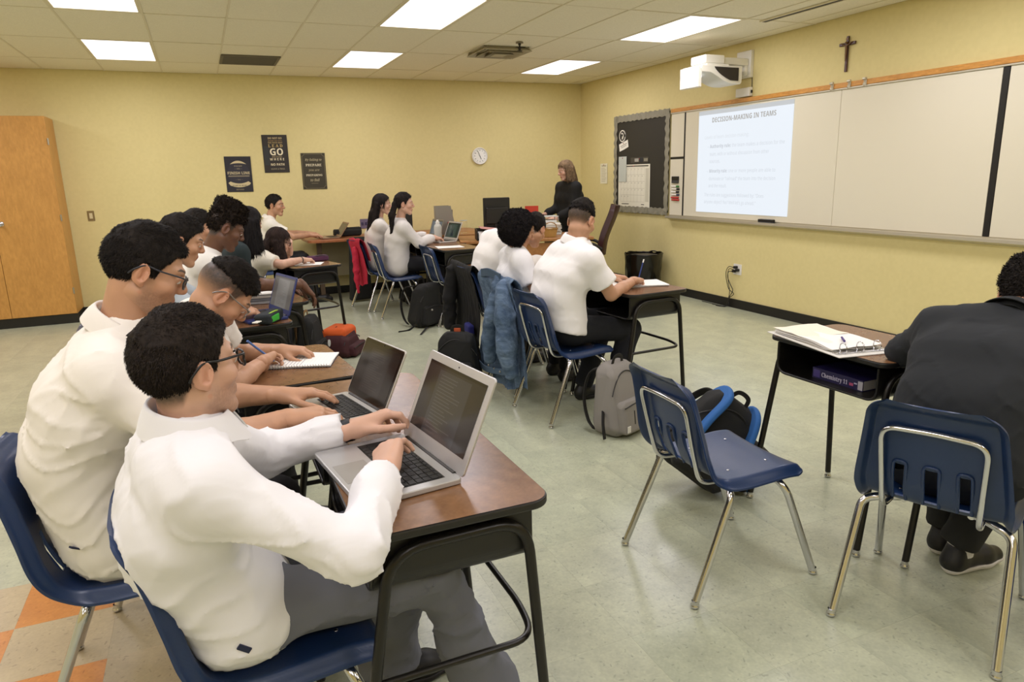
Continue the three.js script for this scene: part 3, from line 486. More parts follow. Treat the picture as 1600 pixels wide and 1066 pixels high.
// desks: local +z away from the sitter, +x to the sitter's left
const DH = 0.80, DW = 0.62, DD = 0.46;
const deskTop = (() => { const g = plate(DW, DD, 0.02, 0.055, 0.004); g.rotateX(-Math.PI / 2); g.translate(0, DH - 0.011, 0); return g; })();
const deskLam = (() => { const g = new THREE.ShapeGeometry(roundRect(DW - 0.008, DD - 0.008, 0.052), 10); g.rotateX(-Math.PI / 2); setUV(g, (x, y, z) => [x / 0.9, z / 0.9]); g.translate(0, DH + 0.0004, 0); return g; })();
const deskBox = (() => { // open-front book box
  const out = [[-0.262, DH - 0.022], [-0.262, DH - 0.13], [-0.232, DH - 0.172], [0.232, DH - 0.172], [0.262, DH - 0.13], [0.262, DH - 0.022]];
  const s = new THREE.Shape(); s.moveTo(-0.262, DH - 0.022); s.lineTo(-0.262, DH - 0.12); s.quadraticCurveTo(-0.262, DH - 0.172, -0.21, DH - 0.172); s.lineTo(0.21, DH - 0.172); s.quadraticCurveTo(0.262, DH - 0.172, 0.262, DH - 0.12); s.lineTo(0.262, DH - 0.022); s.closePath();
  const h = new THREE.Path(); h.moveTo(-0.256, DH - 0.028); h.lineTo(-0.256, DH - 0.12); h.quadraticCurveTo(-0.256, DH - 0.166, -0.21, DH - 0.166); h.lineTo(0.21, DH - 0.166); h.quadraticCurveTo(0.256, DH - 0.166, 0.256, DH - 0.12); h.lineTo(0.256, DH - 0.028); h.closePath();
  const back = new THREE.ExtrudeGeometry(s, { depth: 0.005, bevelEnabled: false }); back.translate(0, 0, 0.185);
  const s2 = s.clone(); s2.holes = [h]; const body = new THREE.ExtrudeGeometry(s2, { depth: 0.39, bevelEnabled: true, bevelSize: 0.002, bevelThickness: 0.002, bevelSegments: 1 }); body.translate(0, 0, -0.2);
  return merge([back, body]);
})();
const deskLip = bent([[-0.259, DH - 0.03, -0.204], [-0.259, DH - 0.168, -0.204], [0.259, DH - 0.168, -0.204], [0.259, DH - 0.03, -0.204]], 0.006, 0.05, 60, 10);
const deskFrame = s => bent([[s * 0.30, 0.03, -0.285], [s * 0.278, DH - 0.06, -0.165], [s * 0.278, DH - 0.055, 0.17], [s * 0.296, 0.03, 0.222]], 0.0135, 0.09, 90, 14);
const deskBrace = bent([[-0.287, 0.42, -0.22], [-0.283, 0.42, 0.18], [-0.16, 0.43, 0.2], [0.16, 0.43, 0.2], [0.283, 0.42, 0.18], [0.287, 0.42, -0.22]], 0.009, 0.1, 90, 10);
let desk0 = null; const DK_GROUP = 'single student desks with black book boxes';
function desk(label, x, z, fx, fz) {
  const turn = Math.atan2(fx, fz);
  if (desk0) return copyOf(desk0, label, [x, 0, z], turn, DK_GROUP);
  const t = desk0 = thing('student_desk', label, 'desk', [x, 0, z], turn, DK_GROUP);
  mesh('top', deskTop, MAT.blackPlastic, t); mesh('laminate', deskLam, MAT.laminate, t);
  const b = mesh('book_box', deskBox, MAT.blackPlastic, t); mesh('lip', deskLip, MAT.blackPlastic, b);
  for (const s of [-1, 1]) { const f = mesh('leg_frame', deskFrame(s), MAT.blackMetal, t); for (const q of [[s * 0.3005, 0, -0.288], [s * 0.2965, 0, 0.224]]) mesh('glide', glide(q), MAT.chrome, f); }
  mesh('brace', deskBrace, MAT.blackMetal, t);
  return t;
}
// desks (x, z, facing)
desk('nearest student desk, with the large silver laptop at its long side', 0.455, -1.68, 1, 0.0);
desk('student desk behind the nearest one, holding the small black-screened laptop', 0.45, -2.305, 1, 0.0);
desk('student desk with the open notebook of the boy with the faded haircut', 0.245, -2.955, 1, -0.08);
desk('student desk carrying the blue laptop and green pencil case', 0.125, -4.16, 1, -0.1);
desk('student desk under the resting arm of the boy with the tall hair', 0.29, -4.79, 1, -0.12);
desk('student desk where the girl with long brown hair leans and writes', 0.80, -6.62, 0.97, -0.25);
desk('student desk in the centre of the room where the boy writes with a pencil', 2.57, -3.95, 1, -0.06);
desk('student desk in front of the girl with curly black hair', 2.52, -4.62, 1, -0.04);
desk('student desk of the leaning boy beside the curly haired girl', 2.50, -5.27, 1, -0.04);
{ const d = desk('student desk beside the empty chair, with a chemistry textbook inside', 2.555, -2.125, 1, -0.02); d.remove(d.children.find(q => q.name === 'brace')); }
desk('student desk hidden behind the student in the dark sweatshirt', 2.75, -1.50, 0.93, -0.36);
desk('student desk carrying the ponytail girl’s open silver laptop', 2.47, -7.83, 1, -0.06);
desk('student desk with a white sheet and a chair pushed under it, before the ponytail girl', 2.43, -7.195, 1, -0.04);
desk('student desk behind the white bottle, holding the second girl’s laptop', 2.49, -8.46, 1, -0.06);
// chairs
chair('chair under the nearest boy in the long white sleeves', 0.055, -1.70, 0.996, -0.06);
chair('chair at the picture’s edge under the tall boy in glasses', -0.30, -2.27, 0.996, 0.05);
chair('chair of the boy with the faded haircut, hidden behind the front boys', -0.20, -2.98, 1, -0.05);
chair('chair of the boy typing on the blue laptop', -0.33, -4.12, 1, -0.05);
chair('chair of the boy with tall hair and a dark arm on the desk', -0.17, -4.78, 1, -0.05);
chair('chair of the student in the dark teal jacket', 0.02, -5.5, 1, -0.05);
chair('chair of the girl with long brown hair and glasses', 0.28, -6.62, 0.97, -0.25);
chair('empty blue chair standing alone between the two rows', 1.752, -2.052, 1, 0.03);
chair('blue chair whose back faces the viewer, under the dark sweatshirt', 2.222, -1.462, 0.913, -0.409);
chair('blue chair of the boy writing with a pencil', 2.09, -3.965, 0.997, -0.07);
chair('blue chair with a denim jacket hung over it', 2.14, -4.60, 1, -0.04);
chair('blue chair covered by a long black jacket', 2.16, -5.32, 1, -0.02);
chair('empty blue chair in front of the girls’ laptops', 2.40, -7.19, 1, -0.03);
chair('blue chair of the girl with the ponytail', 1.985, -7.87, 0.995, 0.05);
chair('blue chair with a red jacket hanging on its back', 1.88, -8.46, 0.97, -0.2);
chair('chair at the back counter under the smiling boy', 0.72, -9.28, 1, 0);

// back counter, teacher's desk and shelf
{
  const t = thing('back_counter', 'reddish wood counter along the back wall behind the students', 'counter', [2.35, 0, -9.42], 0.02);
  const g = plate(2.4, 0.72, 0.035, 0.12, 0.006); g.rotateX(-Math.PI / 2); setUV(g, (x, y, z) => [x / 0.9, z / 0.9]); const o = mesh('top', g, mat(0xffffff, 0.3, { map: tex(256, 256, woodF([158, 98, 62], 8, 1, 30)) }), t); o.position.y = DH - 0.018;
  mesh('modesty_panel', box(2.1, 0.5, 0.02, 0.05, 0.52, -0.2, 0.003), M(0x9c9272), t);
  for (const x of [-1.05, 0.2, 1.1]) mesh('leg', box(0.06, DH - 0.04, 0.06, x, (DH - 0.04) / 2, 0.18, 0.006), M(0x4b3a28), t);
}
{
  const t = thing('teacher_desk', 'oak teacher desk crowded with papers and books near the corner', 'desk', [3.48, 0, -7.72], -0.28);
  const wd = g => setUV(g, (x, y, z) => [(x + z) / 0.9, (y + z) / 0.5]);
  mesh('top', wd(box(1.55, 0.035, 0.78, 0, 0.80, 0, 0.008)), MAT.brownOak, t);
  mesh('front_panel', wd(box(1.4, 0.62, 0.02, 0, 0.45, 0.33, 0.003)), MAT.brownOak, t);
  for (const s of [-1, 1]) { mesh('pedestal', wd(box(0.42, 0.72, 0.66, s * 0.53, 0.42, -0.02, 0.006)), MAT.brownOak, t); for (let k = 0; k < 3; k++) { const d = mesh('drawer', wd(box(0.4, 0.2, 0.018, s * 0.53, 0.2 + k * 0.22, -0.358, 0.003)), MAT.brownOak, t); mesh('handle', box(0.1, 0.012, 0.02, s * 0.53, 0.2 + k * 0.22, -0.375, 0.004), MAT.steel, d); } mesh('foot', box(0.4, 0.06, 0.6, s * 0.53, 0.03, -0.02, 0.004), MAT.black, t); }
}
{
  const t = thing('side_table', 'low black side cabinet joined to the oak desk end', 'cabinet', [2.98, 0, -8.75], -0.1);
  mesh('top', box(0.8, 0.03, 0.55, 0, 0.80, 0, 0.006), MAT.brownOak, t); mesh('body', box(0.74, 0.72, 0.5, 0, 0.42, 0, 0.006), M(0x1b1813), t); for (const s of [-1, 1]) mesh('door', box(0.35, 0.66, 0.016, s * 0.18, 0.43, 0.258, 0.003), M(0x211d17), t); mesh('foot', box(0.7, 0.06, 0.46, 0, 0.03, 0, 0.004), MAT.black, t);
}
// office chair
{
  const t = thing('office_chair', 'dark red high backed office chair behind the teacher desk', 'office chair', [4.46, 0, -8.0], -2.12);
  const g = shell(20, 24, (u, v) => { const w = 0.22 - 0.05 * v - 0.03 * sstep(0.85, 1, v); return V(u * w, 0.52 + v * 0.62, -0.22 - 0.16 * v + 0.05 * u * u + 0.02 * Math.sin(v * 5)); }, 0.07);
  const red = mat(lin(0x35130f), 0.4); mesh('backrest', g, red, t);
  mesh('seat', box(0.5, 0.09, 0.48, 0, 0.47, 0.02, 0.04, 4), red, t);
  for (const s of [-1, 1]) mesh('armrest', bent([[s * 0.26, 0.46, 0.05], [s * 0.29, 0.64, 0.1], [s * 0.29, 0.68, -0.12], [s * 0.25, 0.6, -0.24]], 0.02, 0.08, 40, 10), MAT.black, t);
  mesh('column', rod([0, 0.12, 0], [0, 0.44, 0], 0.03, 0.025), MAT.black, t);
  for (let k = 0; k < 5; k++) { const a = k * Math.PI * 2 / 5, l = mesh('foot', rod([0, 0.12, 0], [Math.cos(a) * 0.3, 0.07, Math.sin(a) * 0.3], 0.025, 0.015), MAT.black, t); mesh('caster', new THREE.TorusGeometry(0.02, 0.012, 8, 16).rotateY(a).translate(Math.cos(a) * 0.3, 0.033, Math.sin(a) * 0.3), MAT.black, l); }
}
// waste bin
{
  const t = thing('waste_bin', 'waste bin lined with a black bag against the yellow wall', 'bin', [5.13, 0, -7.62]); t.scale.set(0.9, 0.96, 0.9);
  mesh('bin', new THREE.LatheGeometry([[0, 0.01], [0.17, 0.01], [0.175, 0.0], [0.235, 0.5], [0.24, 0.505], [0.243, 0.5], [0.18, 0.02], [0, 0.02]].map(q => new THREE.Vector2(...q)), 40), M(0x6c6450), t);
  const g = new THREE.CylinderGeometry(0.27, 0.235, 0.36, 72, 24, true), p = g.attributes.position;
  for (let i = 0; i < p.count; i++) { const x = p.getX(i), y = p.getY(i), z = p.getZ(i), a = Math.atan2(z, x), k = sstep(0.12, -0.18, y); const r = 1 + 0.05 * k * noise(a * 3.2, y * 9, 1) + 0.03 * Math.sin(a * 9 + y * 12) * k + 0.02 * noise(Math.cos(a) * 6, y * 14, Math.sin(a) * 6); p.setXYZ(i, x * r, y + 0.35 - 0.1 * (0.5 + 0.5 * Math.sin(a * 2.3 + 1)) * k + 0.012 * noise(a * 5, 2, 3), z * r); }
  g.computeVertexNormals(); mesh('bag', g, mat(lin(0x0f0d0a), 0.22, { side: THREE.DoubleSide }), t);
  mesh('bag_rim', tube(Array.from({ length: 36 }, (_, i) => { const a = i / 36 * Math.PI * 2; return [Math.cos(a) * 0.268, 0.532 + 0.01 * noise(a * 5, 2, 3), Math.sin(a) * 0.268]; }), 0.009, 100, 8, true), mat(lin(0x0f0d0a), 0.22), t);
}
// laptops: local +z away from the user, hinge at the far edge
const keyG = new THREE.BoxGeometry(0.0145, 0.0022, 0.0135), keyW = {};
function screenTex(kind) {
  return canvasTex(512, 320, (x, w, h) => {
    const bg = { doc: ['#3a3330', '#4e4a4a'], dark: ['#2c2220', '#3d3533'], site: ['#2b3a33', '#41544a'], blue: ['#53606e', '#6d7a86'], grey: ['#6e6a66', '#8a8783'] }[kind]; x.fillStyle = bg[0]; x.fillRect(0, 0, w, h); x.fillStyle = bg[1]; x.fillRect(w * .22, h * .08, w * .56, h * .92);
    x.fillStyle = kind === 'dark' ? '#5a4f4a' : '#6c6764'; const r = rng(kind.length * 7); for (let i = 0; i < 17; i++) x.fillRect(w * .27, h * .14 + i * 15, w * (.18 + r() * .26), 4); x.fillStyle = '#241f1d'; x.fillRect(0, 0, w, 14);
    if (kind === 'site') { x.fillStyle = '#25303a'; x.beginPath(); x.moveTo(w * .4, h * .9); x.lineTo(w * .5, h * .4); x.lineTo(w * .62, h * .9); x.fill(); }
  });
}
function laptop(label, pos, turn, W, D, lidDeg, opt) {
  const t = thing('laptop', label, 'laptop', pos, turn);
  const body = mat(lin(opt.body ?? 0xc2bfba), 0.36, { metalness: opt.metal ?? 0.6 });
  const b = plate(W, D, 0.015, 0.012, 0.003); b.rotateX(-Math.PI / 2); b.translate(0, 0.0085, 0); mesh('base', b, body, t);
  mesh('trackpad', box(W * 0.33, 0.0006, D * 0.32, 0, 0.0163, -D * 0.29, 0), mat(lin(opt.pad ?? 0xaaa7a2), 0.3, { metalness: 0.4 }), t);
  if (opt.keys) {
    const kb = mesh('keyboard_well', box(W * 0.85, 0.0004, D * 0.44, 0, 0.0162, D * 0.15, 0), MAT.black, t);
    const rows = [[14, 0.55], [14, 1], [14, 1], [13, 1], [12, 1], [10, 1]]; const kw = W * 0.83, kd = D * 0.42; let z = D * 0.15 + kd / 2; const tot = rows.reduce((s, r) => s + r[1], 0);
    rows.forEach(([n, hgt], ri) => { const d = kd * hgt / tot; z -= d / 2; let x = kw / 2; for (let i = 0; i < n; i++) { let w = kw / n; if (ri === 5) { const ws = [1, 1, 1, 1.2, 5, 1.2, 1, 1, 1, 1]; w = kw * ws[i] / 14.4; } const k = w.toFixed(4) + d.toFixed(4); keyW[k] ??= new RoundedBoxGeometry(w - 0.0026, 0.0018, d - 0.0026, 1, 0.0008); const o = mesh('key', keyW[k], MAT.key, kb); o.position.set(x - w / 2, 0.0172, z); x -= w; } z -= d / 2; });
  } else mesh('keyboard', box(W * 0.83, 0.0012, D * 0.42, 0, 0.0165, D * 0.15, 0), MAT.key, t);
  mesh('hinge', rod([-W * 0.4, 0.014, D / 2 - 0.004], [W * 0.4, 0.014, D / 2 - 0.004], 0.006), mat(lin(0x2b2826), 0.4), t);
  const lid = new THREE.Group(); lid.name = 'lid'; lid.position.set(0, 0.014, D / 2 - 0.002); lid.rotation.x = (lidDeg - 90) * Math.PI / 180; t.add(lid);
  const lg = plate(W, D * 0.985, 0.007, 0.012, 0.002); lg.translate(0, D / 2, 0.0035); mesh('cover', lg, body, lid);
  const bz = opt.bezel ?? 0.02, bb = opt.bottom ?? 0.03;
  if (opt.glass) { const gg = new THREE.ShapeGeometry(roundRect(W - 0.008, D * 0.985 - 0.008, 0.01), 8); gg.rotateY(Math.PI); gg.translate(0, D / 2, -0.0004); mesh('glass_bezel', gg, MAT.screenGlass, lid); }
  const sw = W - 2 * bz, sh = D * 0.985 - bz - bb, sg = new THREE.PlaneGeometry(sw, sh); sg.rotateY(Math.PI); sg.translate(0, D * 0.0075 + bb + sh / 2, -0.0009);
  mesh('screen', sg, new THREE.MeshStandardMaterial({ color: 0x050505, roughness: 0.12, emissive: 0xffffff, emissiveMap: screenTex(opt.screen), emissiveIntensity: opt.glow ?? 0.5 }), lid);
  mesh('camera', new THREE.CylinderGeometry(0.002, 0.002, 0.001, 10).rotateX(Math.PI / 2).translate(0, D * 0.985 - bz * 0.5, -0.0012), MAT.black, lid);
  return t;
}
const topY = DH + 0.001;
laptop('large silver laptop with a wide silver bezel on the nearest desk', [0.3585, topY, -1.709], Math.atan2(0.991, -0.134), 0.381, 0.264, 114, { keys: 1, screen: 'doc', bezel: 0.024, bottom: 0.04, body: 0xc4c3c2, glow: 0.45 });
laptop('smaller laptop with black glass bezel in front of the tall boy', [0.322, topY, -2.243], Math.atan2(0.978, -0.207), 0.30, 0.212, 116, { keys: 1, screen: 'dark', glass: 1, bezel: 0.016, bottom: 0.026, glow: 0.4 });
laptop('blue edged laptop standing open beside the green pencil case', [0.22, topY, -4.1], Math.atan2(1, -0.25), 0.33, 0.22, 108, { screen: 'grey', body: 0x2b3870, metal: 0.2, pad: 0x22294a, glow: 0.5, bezel: 0.014 });
laptop('thin brown-looking laptop seen edge-on, used by the smiling boy', [1.45, topY, -9.3], Math.atan2(1, -0.05), 0.32, 0.22, 125, { screen: 'dark', body: 0x8a6a52, metal: 0.3, glow: 0.3 });
laptop('silver laptop in front of the girl with the ponytail', [2.50, topY, -7.85], Math.atan2(0.99, -0.16), 0.33, 0.225, 112, { screen: 'site', bezel: 0.018, glow: 0.55 });
laptop('laptop with a blue page on screen, behind the white bottle', [2.50, topY, -8.46], Math.atan2(0.99, -0.14), 0.32, 0.22, 108, { screen: 'blue', body: 0x8c8880, glow: 0.7 });

// ───────── figures: joints with radii, blended into one surface ─────────
class Field {
  constructor() { this.q = []; }
  cap(a, b, ra, rb, k = 0.015, sub = 0) { a = A(a); b = A(b); const dx = b.x - a.x, dy = b.y - a.y, dz = b.z - a.z; this.q.push({ t: 0, ax: a.x, ay: a.y, az: a.z, dx, dy, dz, il: 1 / Math.max(1e-9, dx * dx + dy * dy + dz * dz), ra, dr: rb - ra, k, sub }); return this; }
  ell(c, r, k = 0.015, sub = 0, rot = null) { c = A(c); r = A(r); let m = null; if (rot) { m = new THREE.Matrix4().makeRotationFromEuler(new THREE.Euler(...rot)).transpose().elements; } this.q.push({ t: 1, cx: c.x, cy: c.y, cz: c.z, rx: r.x, ry: r.y, rz: r.z, k, sub, m }); return this; }
  plane(p, n, k = 0.006) { p = A(p); n = A(n).clone().normalize(); this.q.push({ t: 2, nx: n.x, ny: n.y, nz: n.z, d: p.dot(n), k, sub: 2 }); return this; }   // keeps the side opposite to n
  child(f, k) { this.q.push({ t: 3, f, k, sub: 0 }); return this; }
  at(x, y, z) {
    let d = 1e3;
    for (const p of this.q) {
      let e;
      if (p.t === 0) { const px = x - p.ax, py = y - p.ay, pz = z - p.az; let h = (px * p.dx + py * p.dy + pz * p.dz) * p.il; h = h < 0 ? 0 : h > 1 ? 1 : h; const ex = px - p.dx * h, ey = py - p.dy * h, ez = pz - p.dz * h; e = Math.sqrt(ex * ex + ey * ey + ez * ez) - p.ra - p.dr * h; }
      else if (p.t === 1) { let px = x - p.cx, py = y - p.cy, pz = z - p.cz; if (p.m) { const m = p.m, a = m[0] * px + m[4] * py + m[8] * pz, b = m[1] * px + m[5] * py + m[9] * pz, c = m[2] * px + m[6] * py + m[10] * pz; px = a; py = b; pz = c; } const a = px / p.rx, b = py / p.ry, c = pz / p.rz, k0 = Math.sqrt(a * a + b * b + c * c); if (k0 < 1e-6) e = -Math.min(p.rx, p.ry, p.rz); else { const a1 = a / p.rx, b1 = b / p.ry, c1 = c / p.rz; e = k0 * (k0 - 1) / Math.sqrt(a1 * a1 + b1 * b1 + c1 * c1); } }
      else if (p.t === 2) { e = x * p.nx + y * p.ny + z * p.nz - p.d; }
      else e = p.f.at(x, y, z);
      const k = p.k;
      if (p.sub === 0) { const h = k - Math.abs(d - e); d = Math.min(d, e) - (h > 0 ? h * h / (4 * k) : 0); }
      else { if (p.sub === 1) e = -e; const h = k - Math.abs(d - e); d = Math.max(d, e) + (h > 0 ? h * h / (4 * k) : 0); }
    }
    return d;
  }
}
function nets(f, mn, mx, h, pad = 0.008) {
  const B = 4, nx = Math.ceil((mx[0] - mn[0]) / h / B) * B + 1, ny = Math.ceil((mx[1] - mn[1]) / h / B) * B + 1, nz = Math.ceil((mx[2] - mn[2]) / h / B) * B + 1, nxy = nx * ny, n = nxy * nz;
  const v = new Float32Array(n).fill(1), R = 4.2 * h + pad;
  for (let bk = 0; bk < nz; bk += B) for (let bj = 0; bj < ny; bj += B) for (let bi = 0; bi < nx; bi += B) {
    const d = f(mn[0] + (bi + 1.5) * h, mn[1] + (bj + 1.5) * h, mn[2] + (bk + 1.5) * h);
    const K = Math.min(bk + B, nz), J = Math.min(bj + B, ny), I = Math.min(bi + B, nx);
    if (d > R) continue;
    const neg = d < -R;
    for (let k = bk; k < K; k++) for (let j = bj; j < J; j++) for (let i = bi; i < I; i++) v[k * nxy + j * nx + i] = neg ? -1 : f(mn[0] + i * h, mn[1] + j * h, mn[2] + k * h);
  }
  const id = new Int32Array(n).fill(-1), pos = [], idx = [], off = [0, 1, nx, nx + 1, nxy, nxy + 1, nxy + nx, nxy + nx + 1];
  const ed = [[0, 1], [2, 3], [4, 5], [6, 7], [0, 2], [1, 3], [4, 6], [5, 7], [0, 4], [1, 5], [2, 6], [3, 7]];
  for (let k = 0; k < nz - 1; k++) for (let j = 0; j < ny - 1; j++) for (let i = 0; i < nx - 1; i++) {
    const o = k * nxy + j * nx + i; let c = 0; for (let q = 0; q < 8; q++) if (v[o + off[q]] < 0) c++;
    if (c === 0 || c === 8) continue;
    let x = 0, y = 0, z = 0, m = 0;
    for (const [a, b] of ed) { const va = v[o + off[a]], vb = v[o + off[b]]; if ((va < 0) === (vb < 0)) continue; const t = va / (va - vb); x += (a & 1) + ((b & 1) - (a & 1)) * t; y += ((a >> 1) & 1) + (((b >> 1) & 1) - ((a >> 1) & 1)) * t; z += (a >> 2) + ((b >> 2) - (a >> 2)) * t; m++; }
    id[o] = pos.length / 3; pos.push(mn[0] + (i + x / m) * h, mn[1] + (j + y / m) * h, mn[2] + (k + z / m) * h);
  }
  const quad = (a, b, c, d, fl) => { if (a < 0 || b < 0 || c < 0 || d < 0) return; fl ? idx.push(a, c, b, a, d, c) : idx.push(a, b, c, a, c, d); };
  for (let k = 1; k < nz - 1; k++) for (let j = 1; j < ny - 1; j++) for (let i = 1; i < nx - 1; i++) {
    const o = k * nxy + j * nx + i, s = v[o] < 0;
    if (s !== v[o + 1] < 0) quad(id[o - nx - nxy], id[o - nxy], id[o], id[o - nx], !s);
    if (s !== v[o + nx] < 0) quad(id[o - 1 - nxy], id[o - 1], id[o], id[o - nxy], !s);
    if (s !== v[o + nxy] < 0) quad(id[o - 1 - nx], id[o - nx], id[o], id[o - 1], !s);
  }
  return { pos, idx };
}
function joinMeshes(list) { const pos = [], idx = [], col = []; for (const m of list) { const o = pos.length / 3; for (const p of m.pos) pos.push(p); for (const i of m.idx) idx.push(i + o); if (m.col) for (const c of m.col) col.push(c); } return { pos, idx, col }; }
function toGeo(m, base) {
  const p = new Float32Array(m.pos); if (base) for (let i = 0; i < p.length; i += 3) { p[i] -= base.x; p[i + 1] -= base.y; p[i + 2] -= base.z; }
  const g = new THREE.BufferGeometry(); g.setAttribute('position', new THREE.BufferAttribute(p, 3)); if (m.col && m.col.length) g.setAttribute('color', new THREE.Float32BufferAttribute(m.col, 3)); g.setIndex(m.idx); g.computeVertexNormals(); return g;
}
function xform(m, mat4) { const p = V(), flip = mat4.determinant() < 0; for (let i = 0; i < m.pos.length; i += 3) { p.set(m.pos[i], m.pos[i + 1], m.pos[i + 2]).applyMatrix4(mat4); m.pos[i] = p.x; m.pos[i + 1] = p.y; m.pos[i + 2] = p.z; } if (flip) for (let i = 0; i < m.idx.length; i += 3) { const t = m.idx[i]; m.idx[i] = m.idx[i + 1]; m.idx[i + 1] = t; } return m; }
function bounds(pts, r) { const a = [1e9, 1e9, 1e9], b = [-1e9, -1e9, -1e9]; for (const p of pts) ['x', 'y', 'z'].forEach((k, i) => { a[i] = Math.min(a[i], p[k] - r); b[i] = Math.max(b[i], p[k] + r); }); return [a, b]; }

// hand: wrist at origin, x along the fingers, y out of the back, z towards the thumb
function handMesh(h, o, right, s, res) {
  const F = new Field(), c = o.curl ?? [0.35, 0.4, 0.45, 0.5], sp = o.spread ?? 1;
  F.cap([-0.022, 0, -0.008], [0, 0, -0.009], 0.022, 0.021, 0.01).cap([-0.022, 0, 0.008], [0, 0, 0.009], 0.022, 0.021, 0.01);
  const kn = [[0.088, 0.004, 0.027], [0.093, 0.006, 0.0075], [0.088, 0.004, -0.0125], [0.079, 0, -0.031]];
  for (let i = 0; i < 4; i++) F.cap([0.004, 0, kn[i][2] * 0.45], kn[i], 0.016, 0.0112, 0.016);
  F.cap([0.012, -0.008, 0.016], [0.058, -0.01, 0.024], 0.016, 0.0115, 0.014).cap([0.015, -0.006, -0.016], [0.06, -0.006, -0.024], 0.014, 0.0115, 0.014);
  const len = [0.073, 0.081, 0.075, 0.059], yaw = [0.09, 0.02, -0.05, -0.15];
  for (let i = 0; i < 4; i++) {
    let p = A(kn[i]), pitch = 0; const ay = yaw[i] * sp, L = len[i], seg = [0.46, 0.3, 0.24], rr = [0.0092, 0.0083, 0.0075, 0.0062], sc = i === 3 ? 0.86 : 1;
    for (let j = 0; j < 3; j++) { pitch += c[i] * [0.8, 1.15, 0.75][j]; const d = V(Math.cos(pitch) * Math.cos(ay), -Math.sin(pitch), Math.cos(pitch) * Math.sin(ay)); const q = p.clone().addScaledVector(d, L * seg[j]); F.cap(p, q, rr[j] * sc, rr[j + 1] * sc, j ? 0.003 : 0.006); p = q; }
  }
  const th = o.thumb ?? 0.5; let p = V(0.024, -0.008, 0.024);
  const dirs = [[0.66, -0.22, 0.3 + 0.62 * th], [0.86, -0.22, 0.1 + 0.45 * th], [0.95, -0.22, -0.05 + 0.2 * th]], tl = [0.045, 0.033, 0.026], tr = [0.0135, 0.0105, 0.0098, 0.0076];
  dirs.forEach((d, j) => { const q = p.clone().addScaledVector(A(d).normalize(), tl[j]); F.cap(p, q, tr[j], tr[j + 1], j ? 0.004 : 0.012); p = q; });
  const m = nets((x, y, z) => F.at(x, y, z), [-0.075, -0.11, -0.075], [0.2, 0.045, 0.105], res, 0.004);
  const f = A(o.f).clone().normalize(), n = A(o.n).clone(); n.addScaledVector(f, -n.dot(f)).normalize(); const t = f.clone().cross(n); if (!right) t.negate();
  const M4 = new THREE.Matrix4().makeBasis(f.clone().multiplyScalar(s), n.clone().negate().multiplyScalar(s), t.multiplyScalar(s)).setPosition(A(o.w));
  return xform(m, M4);
}
// head in its own frame: x to the person's left, y up, z to the face
function headField(o, neckA, neckB) {
  const F = new Field(), j = o.jaw ?? 1, fem = o.fem ? 1 : 0;
  F.ell([0, 0.034, -0.012], [0.0765, 0.089, 0.1], 0.01).ell([0, -0.025, 0.03], [0.062, 0.078, 0.062], 0.03);
  for (const s of [-1, 1]) {
    F.cap([s * 0.052 * j, -0.058, -0.002], [s * 0.016, -0.102, 0.06], 0.022, 0.02, 0.024); F.ell([s * 0.043, -0.026, 0.058], [0.026, 0.022, 0.026], 0.018);
    F.cap([s * 0.012, 0.026, 0.09], [s * 0.046, 0.025, 0.07], 0.012, 0.011, 0.012);
  }
  F.cap([-0.011, -0.106, 0.072], [0.011, -0.106, 0.072], 0.017, 0.017, 0.02);
  for (const s of [-1, 1]) F.ell([s * 0.033, 0.003, 0.1], [0.02, 0.013, 0.014], 0.01, 1).ell([s * 0.032, 0.003, 0.083], [0.0135, 0.0125, 0.0125], 0.003);
  F.cap([0, 0.018, 0.093], [0, -0.022, 0.112], 0.0075, 0.011, 0.012).cap([-0.009, -0.031, 0.103], [0.009, -0.031, 0.103], 0.0092, 0.0092, 0.008).ell([0, -0.027, 0.112], [0.0125, 0.011, 0.0115], 0.006);
  F.cap([-0.021, -0.068, 0.083], [0, -0.0635, 0.0915], 0.0042, 0.005, 0.008).cap([0.021, -0.068, 0.083], [0, -0.0635, 0.0915], 0.0042, 0.005, 0.008).cap([-0.013, -0.0765, 0.0855], [0.013, -0.0765, 0.0855], 0.0062, 0.0062, 0.008).ell([0, -0.06, 0.066], [0.03, 0.026, 0.026], 0.02);
  F.cap([-0.02, -0.071, 0.0925], [0.02, -0.071, 0.0925], 0.0014, 0.0014, 0.003, 1);
  for (const s of [-1, 1]) F.ell([s * 0.081, -0.006, -0.014], [0.0085, 0.032, 0.023], 0.007, 0, [0.2, s * 0.42, -s * 0.1]).ell([s * 0.0895, -0.004, -0.008], [0.009, 0.023, 0.013], 0.003, 1, [0.2, s * 0.42, -s * 0.1]).cap([s * 0.0815, 0.012, -0.016], [s * 0.081, -0.014, -0.017], 0.0042, 0.0038, 0.004).cap([s * 0.083, -0.016, -0.002], [s * 0.083, 0.0, 0.0], 0.005, 0.004, 0.003).ell([s * 0.078, -0.034, -0.006], [0.006, 0.009, 0.009], 0.006);
  F.cap(neckA, neckB, 0.054 - 0.008 * fem, 0.056 - 0.008 * fem, 0.025);
  return F;
}
const hairLine = [[-0.13, -0.075], [-0.05, -0.066], [-0.034, -0.03], [-0.026, 0.012], [-0.012, 0.03], [0.004, 0.026], [0.01, -0.004], [0.026, -0.004], [0.034, 0.024], [0.05, 0.046], [0.06, 0.066], [0.085, 0.078], [0.14, 0.082]];
function lineY(tab, z) { for (let i = 1; i < tab.length; i++) if (z <= tab[i][0]) { const a = tab[i - 1], b = tab[i]; return a[1] + (b[1] - a[1]) * clamp((z - a[0]) / (b[0] - a[0]), 0, 1); } return tab[tab.length - 1][1]; }
